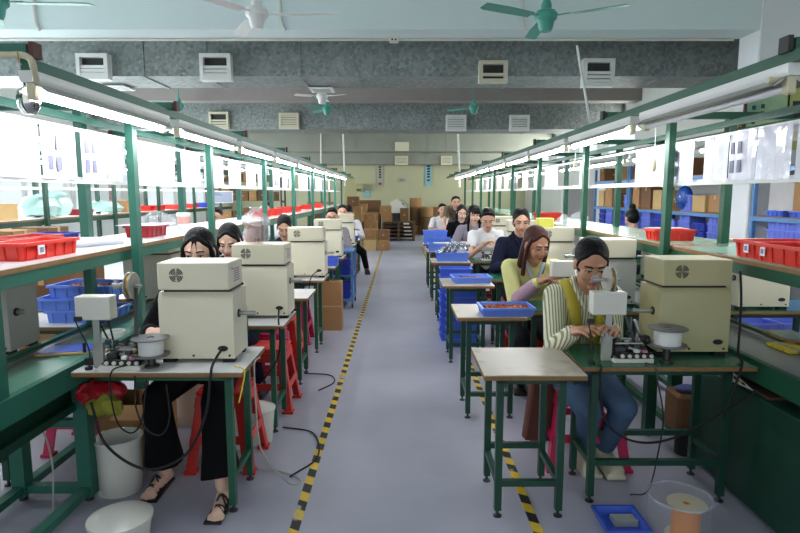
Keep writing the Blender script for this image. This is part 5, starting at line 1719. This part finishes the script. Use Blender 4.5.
# ---------------------------------------------------------------- second bench towards the windows
bench(-1, 4.55, [5.8, 7.5, 9.3, 11.0, 12.9, 14.8], 4.92, [5.7, 7.9, 9.5, 11.3, 13.2, 15.0], (4.33, 5.5), 4.36, (4.6, 5.2, 1.275), (4.5, 4.98), 4.66,
      'second assembly bench on the left near the windows', M['dgreen'], [5.6, 8.0, 10.5, 13.0, 15.4], 16.0, 4.6)
for k in range(6):  # extra lit tubes added for brightness on this side
    lit.put((-4.36, 5.2 + 1.6 * k, 1.970), 0, '%s added tube lamp brightening the second bench by the windows' % ORD[k], 'lamp', 'added lamps on the bench by the windows')

def carton(x, y, z, w, d, h, label, mm=None, rz=0, group=None):
    root = empty('carton', (x, y, z), rz, label, 'carton', group)
    b = MB(mm or M['carton']); b.box(-w / 2, w / 2, -d / 2, d / 2, 0, h, .004); b.build('box', root)
    b = MB(M['tapebr']); b.box(-w / 2 - .001, w / 2 + .001, -.025, .025, h - .06, h + .0012); b.box(-.025, .025, -d / 2 - .0012, -d / 2 + .02, h * .45, h * .55); b.build('tape_strip', root)
    return root
k = 0
for i, y in enumerate((5.55, 6.15, 6.75)):
    for j in range(3):
        carton(-4.18, y, .005 + .402 * j, .42, .40, .40, '%s brown carton of the %s stack on the floor before the window bench' % (('bottom', 'middle', 'top')[j], ('near', 'middle', 'far')[i]), M['carton'] if (i + j) % 2 else M['carton3'], 0, 'cartons before the window bench')
carton(-4.86, 7.0, 1.276, .32, .34, .20, 'pale carton on the window bench shelf at the left picture edge', M['carton2'])
carton(-4.9, 10.3, 1.276, .34, .4, .2, 'small carton far along the window bench shelf')
b = MB(M['white']); b.box(-4.30, -4.02, 5.2, 5.24, .0, 1.16)
for y, lab, r, h in ((8.3, 'pale green plastic bag on the window bench shelf by the dark posts', .2, .34), (9.6, 'low pale green plastic bag on the window bench shelf, farther', .26, .2), (7.9, 'big clear plastic bag on the window bench shelf', .22, .3)):
    rr = random.Random(int(y * 10))
    q = MB(M['gbag'] if 'gbag' in M else M.setdefault('gbag', mat('pale_green_film', (190, 228, 220), .25, 0, .1, 6, bump=.6, bscale=16)))
    q.lathe([(0, .0), (r, .005), (r * 1.1, h * .4), (r * .8, h * .8), (0, h)], 16)
    for v in q.bm.verts: v.co += V((rr.uniform(-.03, .03), rr.uniform(-.03, .03), rr.uniform(0, .04)))
    tag(q.build('plastic_bag', None, V((-4.9, y, 1.276))), lab, 'bag')
for i, (y, pr, lab) in enumerate(((8.75, dredB, 'dark red bin on the window bench shelf between the dark posts'), (10.9, redR, 'red bin on the window bench shelf, nearer one'), (11.4, redR, 'red bin on the window bench shelf, middle one'), (12.3, redR, 'red bin on the window bench shelf, farther one'), (13.3, redR, 'red bin on the window bench shelf, farthest one'))):
    pr.put((-4.80, y, 1.276), PI / 2, lab, 'bin', 'red bins on the window bench')
bluN.put((-4.75, 14.0, 1.276), 0, 'blue bin at the far end of the window bench shelf', 'bin')
b.bm.free()
# pallet of cartons and blue bin seen between shelf and bench on the left
carton(-3.1, 5.2, .005, .6, .5, .53, 'lower brown carton beyond the left tables under the dark blue bin', M['carton'])
carton(-3.1, 5.2, .537, .6, .5, .60, 'upper brown carton beyond the left tables under the dark blue bin', M['carton3'])
for k, (x, y) in enumerate(((-3.45, 4.3), (-3.4, 6.3))):
    for j in range(3):
        bluP.put((x, y, .002 + .121 * j), .1 * k, '%s blue bin of the %s floor stack beyond the left tables' % (UP[j], ('near', 'far')[k]), 'bin', 'floor stacks beyond the left tables')
# standing fan with orange guard
root = empty('pedestal_fan', (-2.95, 4.35, 0), 0, 'pedestal fan with an orange rimmed guard behind the left bench', 'fan')
b = MB(M['white']); b.lathe([(0, 0), (.17, 0), (.17, .02), (.03, .04), (0, .04)], 24); b.build('base', root)
b = MB(M['white']); b.cyl((0, 0, .03), (0, 0, .92), .015, seg=12); b.build('pole', root)
Mf = Matrix.Translation((0, -.06, 1.0)) @ rotm(PI / 2, 0, 0)
b = MB(M['orange']); b.lathe([(.19, -.01), (.205, -.01), (.205, .01), (.19, .01)], 40, Mf, True); b.build('guard_rim', root)
b = MB(M['offwhite'])
for k in range(24):
    a = 2 * PI * k / 24; b.cyl(Mf @ V((.03 * math.cos(a), .03 * math.sin(a), .03)), Mf @ V((.195 * math.cos(a), .195 * math.sin(a), .0)), .002, seg=5)
b.build('guard_wires', root)
b = MB(M['offwhite']); b.cyl(Mf @ V((0, 0, -.14)), Mf @ V((0, 0, -.03)), .06, .05, 20); b.build('motor', root)
for k in range(3):
    b = MB(M['yellow']); Mb = Mf @ rotm(0, 0, k * 2 * PI / 3); b.prism([(.02, -.03), (.16, -.06), (.17, .03), (.02, .03)], -.005, .002, 'Z', Mb @ rotm(.25, 0, 0)); b.build('blade', root)

# ---------------------------------------------------------------- storage racks
def rack(x0, x1, y0, y1, zs, label, mm, top=2.1):
    root = empty('storage_rack', ((x0 + x1) / 2, (y0 + y1) / 2, 0), 0, label, 'rack')
    L = root.location
    for x in (x0 + .02, x1 - .02):
        for y in (y0 + .02, y1 - .02):
            b = MB(mm); b.box(x - .022 - L.x, x + .022 - L.x, y - .022 - L.y, y + .022 - L.y, 0, top); b.build('upright', root)
    for z in zs:
        b = MB(mm); b.box(x0 - L.x, x0 + .03 - L.x, y0 + .042 - L.y, y1 - .042 - L.y, z - .06, z - .012); b.box(x1 - .03 - L.x, x1 - L.x, y0 + .042 - L.y, y1 - .042 - L.y, z - .06, z - .012); sh = b.build('shelf_beam', root)
        b = MB(M['edge']); b.box(x0 - L.x + .002, x1 - L.x - .002, y0 + .045 - L.y, y1 - .045 - L.y, z - .012, z); b.build('shelf_board', root)
    return root
rack(4.22, 4.75, 5.1, 7.0, (.15, .70, 1.335, 1.9), 'blue steel rack in front of the right column', M['rackblue'])
rack(4.22, 4.75, 7.55, 10.8, (.15, .70, 1.335, 1.86), 'long blue steel rack behind the right column', M['rackblue'])
rack(4.22, 4.75, 10.85, 12.7, (.15, .70, 1.335, 1.86), 'blue steel rack farther along the right wall', M['rackblue'])
G = 'stock on the blue racks'
# first rack: grey panel, cartons, bins
b = MB(M['gpan'] if 'gpan' in M else M.setdefault('gpan', mat('grey_card_panel', (196, 192, 190), .7))); b.box(4.36, 4.40, 6.45, 6.9, 1.336, 1.75); tag(b.build('card_panel'), 'pale grey card panel leaning on the first blue rack shelf', 'panel')
carton(4.50, 6.12, 1.336, .42, .50, .40, 'brown carton on the first blue rack beside the grey panel', M['carton'])
carton(4.50, 5.55, 1.336, .42, .50, .42, 'brown carton at the right picture edge on the first blue rack', M['carton3'])
bluP.put((4.42 - .02, 6.68 - .0, 1.336), PI / 2, 'blue bin in front of the grey panel on the first blue rack', 'bin', G) if False else None
bluS3 = bin_proto(.30, .16, .07, M['blue'], 4)
for i, y in enumerate((6.60, 6.20)):
    bluS3.put((4.32, y, 1.336), PI / 2, '%s flat blue tray along the front of the first blue rack shelf' % ('left', 'right')[i], 'tray', G)
for i, y in enumerate((6.58, 6.24, 5.90, 5.56)):
    for j in range(5):
        bluP.put((4.40, y, .701 + .121 * j), PI / 2, '%s pale blue bin from the shelf in the %s stack on the first blue rack' % (UP[j], ('leftmost', 'second', 'third', 'rightmost')[i]), 'bin', G)
clear_bag((4.42, 6.85, .701), .09, .24, 'clear plastic bag beside the bin stacks on the first blue rack', 9)
for j in range(3):
    bluP.put((4.30 + .1, 5.30, 1.336 + .121 * j), PI / 2, '%s blue bin in the pile at the right picture edge on the upper shelf' % UP[j], 'bin', G)
# second rack
rr = random.Random(4)
y = 7.75
i = 0
while y < 12.4:
    w = rr.uniform(.34, .5)
    if not (10.7 < y + w / 2 < 10.95):
        nth = ORD[i] if i < len(ORD) else str(i)
        if i % 5 == 2:
            for j in range(2):
                bluP.put((4.44, y + w / 2, 1.336 + .121 * j), PI / 2, '%s blue bin in the %s place along the upper shelf of the far blue racks' % (UP[j], nth), 'bin', G)
        elif i % 5 == 3 and i < 5:
            pass
        else:
            carton(4.48, y + w / 2, 1.336, .4, w * .86, rr.uniform(.22, .40), 'brown carton in the %s place along the upper shelf of the far blue racks' % nth, (M['carton'], M['carton2'], M['carton3'])[i % 3], 0, G)
        for j in range(rr.choice((4, 5, 5))):
            (bluP, bluN)[i % 3 == 1].put((4.42, y + w / 2, .701 + .121 * j), PI / 2, '%s blue bin in the %s lower pile of the far blue racks' % (UP[j], nth), 'bin', G)
        if i % 2 == 0:
            carton(4.48, y + w / 2, 1.861, .4, w * .8, .26, 'carton in the %s place on the top shelf of the far blue racks' % nth, (M['carton2'], M['carton3'])[i % 4 // 2], 0, G)
    y += w + .03
    i += 1
# round blue fan wrapped in film on the rack
root = empty('wrapped_fan', (4.36, 9.2 - .25, 1.336), 0, 'round blue fan wrapped in shiny film on the far blue rack', 'fan')
b = MB(mat('shiny_blue_film', (36, 92, 190), .15, .1, .2, 12, bump=.8, bscale=18)); b.ell((0, 0, .19), (.10, .20, .19), None, 3); b.build('cage', root)
b = MB(M['chrome']); b.tube([(-.102 - .002, .08 * math.cos(2 * PI * k / 20), .19 + .08 * math.sin(2 * PI * k / 20)) for k in range(21)], .004, 6); b.build('ring', root)
# bins on the floor below the far tables at right
for i, (x, y) in enumerate(((2.78, 5.02), (3.12, 5.0), (3.46, 5.02), (3.0, 6.4))):
    for j in range(4):
        bluP.put((x, y, .002 + .121 * j), .05 * i, '%s blue bin of the %s floor stack behind the right bench' % (UP[j], ('first', 'second', 'third', 'fourth')[i]), 'bin', 'floor stacks behind the right bench')
# brown racks with cartons at the far left
rack(-5.6, -3.4, 16.8, 17.4, (.3, .85, 1.4, 1.95), 'dark storage rack full of cartons at the far left', M['dsteel'], 2.3)
i = 0
for z in (.3, .85, 1.4, 1.95):
    x = -5.5
    while x < -3.75:
        w = rr.uniform(.22, .38)
        carton(x + w / 2, 17.1, z + .001, w - .03, .45, rr.uniform(.2, .38), '%s carton from the left on the %s shelf of the far left rack' % (ORD[min(17, int((x + 5.5) / .2))].replace('nearest', 'first'), {.3: 'bottom', .85: 'second', 1.4: 'third', 1.95: 'top'}[z]), (M['carton3'], M['carton'], M['wood'])[i % 3], 0, 'cartons on the far left rack')
        x += w; i += 1
# board and pale things at far left
board('whiteboard', 207, 191, 233, 203, 13.8, mat('blue_grey_board', (150, 156, 176), .4), 'framed blue grey board beyond the left bench', 'board', [(.1, .15, .5, .2, m_ink), (.1, .3, .6, .35, m_ink)], frame=M['white'])
board('sign_board', 118, 193, 128, 222, 16.4, M['paper'], 'white sign with red characters beside the maroon column', 'sign', [(.2, .3, .8, .36, m_redink), (.2, .42, .8, .48, m_redink)])

# ---------------------------------------------------------------- the far end of the hall
def pallet(x, y, z, label):
    root = empty('pallet', (x, y, z), 0, label, 'pallet', 'pallets at the far end')
    b = MB(M['wood'])
    for k in range(6): b.box(-.55, .55, -.48 + k * .18, -.48 + k * .18 + .11, .105, .127)
    b.build('deck', root)
    for xx in (-.52, 0, .52):
        q = MB(M['wood']); q.box(xx - .04, xx + .04, -.48, .53, 0, .105); q.build('runner', root)
for j in range(5):
    pallet(-.05, 20.2, .0 + .1285 * j, '%s dark wooden pallet of the right pallet stack at the far end' % UP[j])
    pallet(-1.25, 20.3, .0 + .1285 * j, '%s dark wooden pallet of the left pallet stack at the far end' % UP[j])
far = [(-.85, 16.6, 0, .36, .4, .3), (-.47, 16.6, 0, .34, .4, .3), (-.85, 16.6, .301, .36, .4, .3), (-.47, 16.6, .301, .34, .4, .28),
       (-1.45, 18.2, 0, .5, .5, .45), (-1.45, 18.2, .451, .5, .5, .4), (-1.40, 18.2, .852, .42, .45, .36), (-1.45, 18.2, 1.213, .36, .4, .30),
       (-.92, 18.4, 0, .45, .5, .4), (-.92, 18.4, .401, .42, .45, .34), (-.95, 18.4, .742, .34, .4, .22),
       (-1.9, 17.6, 0, .4, .5, .5), (-1.9, 17.6, .501, .38, .45, .4),
       (-.95, 20.2, .644, .40, .45, .32), (-.45, 20.2, .644, .36, .45, .24), (.15, 20.2, .644, .30, .4, .46), (-1.35, 20.3, .644, .5, .5, .30), (-1.35, 20.3, .945, .42, .45, .30), (-.5, 20.2, .885, .4, .45, .30)]
FL = ['left carton on the floor in the nearest brown pile at the far end', 'right carton on the floor in the nearest brown pile at the far end', 'upper left carton of the nearest brown pile at the far end',
      'upper right carton of the nearest brown pile at the far end', 'bottom carton of the tallest carton pile at the far end', 'second carton up in the tallest carton pile', 'third carton up in the tallest carton pile',
      'topmost carton of the tallest carton pile at the far end', 'bottom carton just right of the tallest carton pile', 'middle carton just right of the tallest carton pile', 'small top carton just right of the tallest carton pile',
      'bottom carton of the leftmost far pile', 'upper carton of the leftmost far pile', 'wide low carton on the right pallet stack, left end', 'low carton in the middle of the right pallet stack',
      'tall carton at the right end of the right pallet stack', 'lower carton on the left pallet stack', 'upper carton on the left pallet stack', 'upper carton in the middle of the right pallet stack']
for i, (x, y, z, w, d, h) in enumerate(far):
    pile = 'near brown' if y < 17 else 'left' if y < 18 else 'tall middle' if y < 19 else 'pallet top'
    lvl = 'floor level' if z == 0 else 'z'
    pos = 'left' if x < -1.2 else 'middle' if x < -.6 else 'right'
    lev = 'on the floor' if z == 0 else 'low down' if z < .5 else 'half way up' if z < .9 else 'high up'
    carton(x, y, z, w, d, h, FL[i], (M['carton2'], M['carton'], M['carton'], M['carton3'])[i % 4], 0, 'cartons at the far end')
# machinery lump with film on the pallets
b = MB(M['galv2']); b.ell((-.9, 19.5, .9), (.3, .2, .12), None, 2); b.bm.free()
# white sheet leaning
b = MB(M['offwhite']); b.prism([(-.36, 1.30), (-.10, 1.42), (.18, 1.12), (.48, 0), (.16, 0), (.10, .9), (-.34, .9)], 21.2, 21.29, 'Y'); tag(b.build('white_sheet'), 'white sheet hanging over goods at the far end right of the pallets', 'sheet')
b = MB(M['dsteel']); b.box(-.34, .14, 21.3, 22.2, 0, 1.25, .02); tag(b.build('crate'), 'dark crate under the white sheet at the far end', 'crate')
b = MB(M['greyenamel']); b.prism([(.16, 0), (.26, 0), (.34, 1.2), (.05, 1.42), (.02, 1.36), (.26, 1.14)], 22.3, 22.38, 'Y'); tag(b.build('metal_strip'), 'bent grey strip standing behind the white sheet at the far end', 'strip')
m_roll = mat('brown_paper_roll', (120, 92, 58), .8, 0, .1, 8)
for i, (px, Y, n, lab) in enumerate(((415.5, 23.2, 4, 'tall'), (427, 22.8, 3, 'short'), (434, 23.4, 3, 'rightmost'), (421, 24.0, 3, 'rear'))):
    x = (px - 400) * Y / FPX
    for j in range(n):
        b = MB(m_roll if (i + j) % 3 else M['carton']); b.cyl((x, Y, .36 * j), (x, Y, .36 * j + .355), .24, seg=24)
        tag(b.build('paper_drum'), '%s brown drum in the %s drum stack by the back wall' % (UP[j], lab), 'drum', 'brown drums at the back wall')
for k, (x, y, w, d, h) in enumerate(((1.6, 23.5, .7, .6, .9), (2.4, 23.4, .8, .6, 1.1), (-3.0, 22, .9, .8, 1.3), (-2.1, 22.5, .7, .7, 1.1))):
    carton(x, y, 0, w, d, h, ('big carton near the back wall behind the man in olive', 'big dark carton near the back wall at right', 'big carton at the far left corner', 'big carton at the far end left of the piles')[k], (M['carton3'], M['wood'], M['carton'], M['carton2'])[k])
# small iron table near the far left tables
# yellow and white odds and ends on the far right shelf and machines
b = MB(M['yellow']); b.box(1.42, 1.60, 6.98, 7.02, 1.10, 1.36, .004); b.bm.free()
b = MB(mat('lemon_paper', (228, 224, 96), .7)); p = at(544, 225, Y=5.86); b.box(p.x - .075, p.x + .085, 5.80, 5.92, TZ + .507, TZ + .60, .006); tag(b.build('paper_pack'), 'bright yellow paper pack on the cream machine beside the navy jacket', 'paper')
clear_bag((1.66, 5.88, TZ + .507), .07, .12, 'crumpled clear bag beside the yellow paper pack on a right machine', 12)
# dark storage goods behind the cartons
for i, (x, y, w, d, h) in enumerate(((-2.6, 19.2, .8, .6, 1.25), (-.2, 22.6, .9, .7, 1.05), (-1.2, 22.8, .9, .7, 1.35), (.95, 24.2, .7, .6, .8))):
    carton(x, y, 0, w, d, h, ('tall dark carton left of the far carton piles', 'dark carton behind the right pallet stack', 'tall dark carton behind the left pallet stack', 'low dark carton at the back wall between the drums')[i], M['carton3'])
# ---------------------------------------------------------------- light and view
w = bpy.data.worlds.new('world')
SC.world = w
w.use_nodes = True
bg = w.node_tree.nodes['Background']
bg.inputs['Color'].default_value = (0.86, 0.95, 1.0, 1)
bg.inputs['Strength'].default_value = 0.75
# rectangular area lights set just inside the window openings, standing in for sky light
def area(loc, sx, sy, power, col=(1, .98, .95), rot=(0, 0, 0)):
    l = bpy.data.lights.new('daylight', 'AREA'); l.shape = 'RECTANGLE'; l.size = sx; l.size_y = sy; l.energy = power; l.color = col
    o = bpy.data.objects.new('daylight', l); C.objects.link(o); o.location = loc; o.rotation_euler = rot
    return o
# daylight through the left windows, the far ones added for light
for a, c in wins:
    area((XL + .1, (a + c) / 2, 1.85), 1.75, c - a - .1, 90, (.86, .97, 1.0), (0, -PI / 2, 0))
for a, c in added_rwins:  # lights of the added right windows, lifting the dim far end
    area((XR - .1, (a + c) / 2, 2.95), 1.0, 2.0, 60, (.95, 1.0, .94), (0, PI / 2, 0))
SC.view_settings.view_transform = 'Standard'
SC.view_settings.look = 'None'
SC.view_settings.gamma = 1
SC.view_settings.use_curve_mapping = False
SC.view_settings.exposure = 0.62
SC.cycles.use_denoising = True
SC.cycles.max_bounces = 8
SC.cycles.transparent_max_bounces = 12
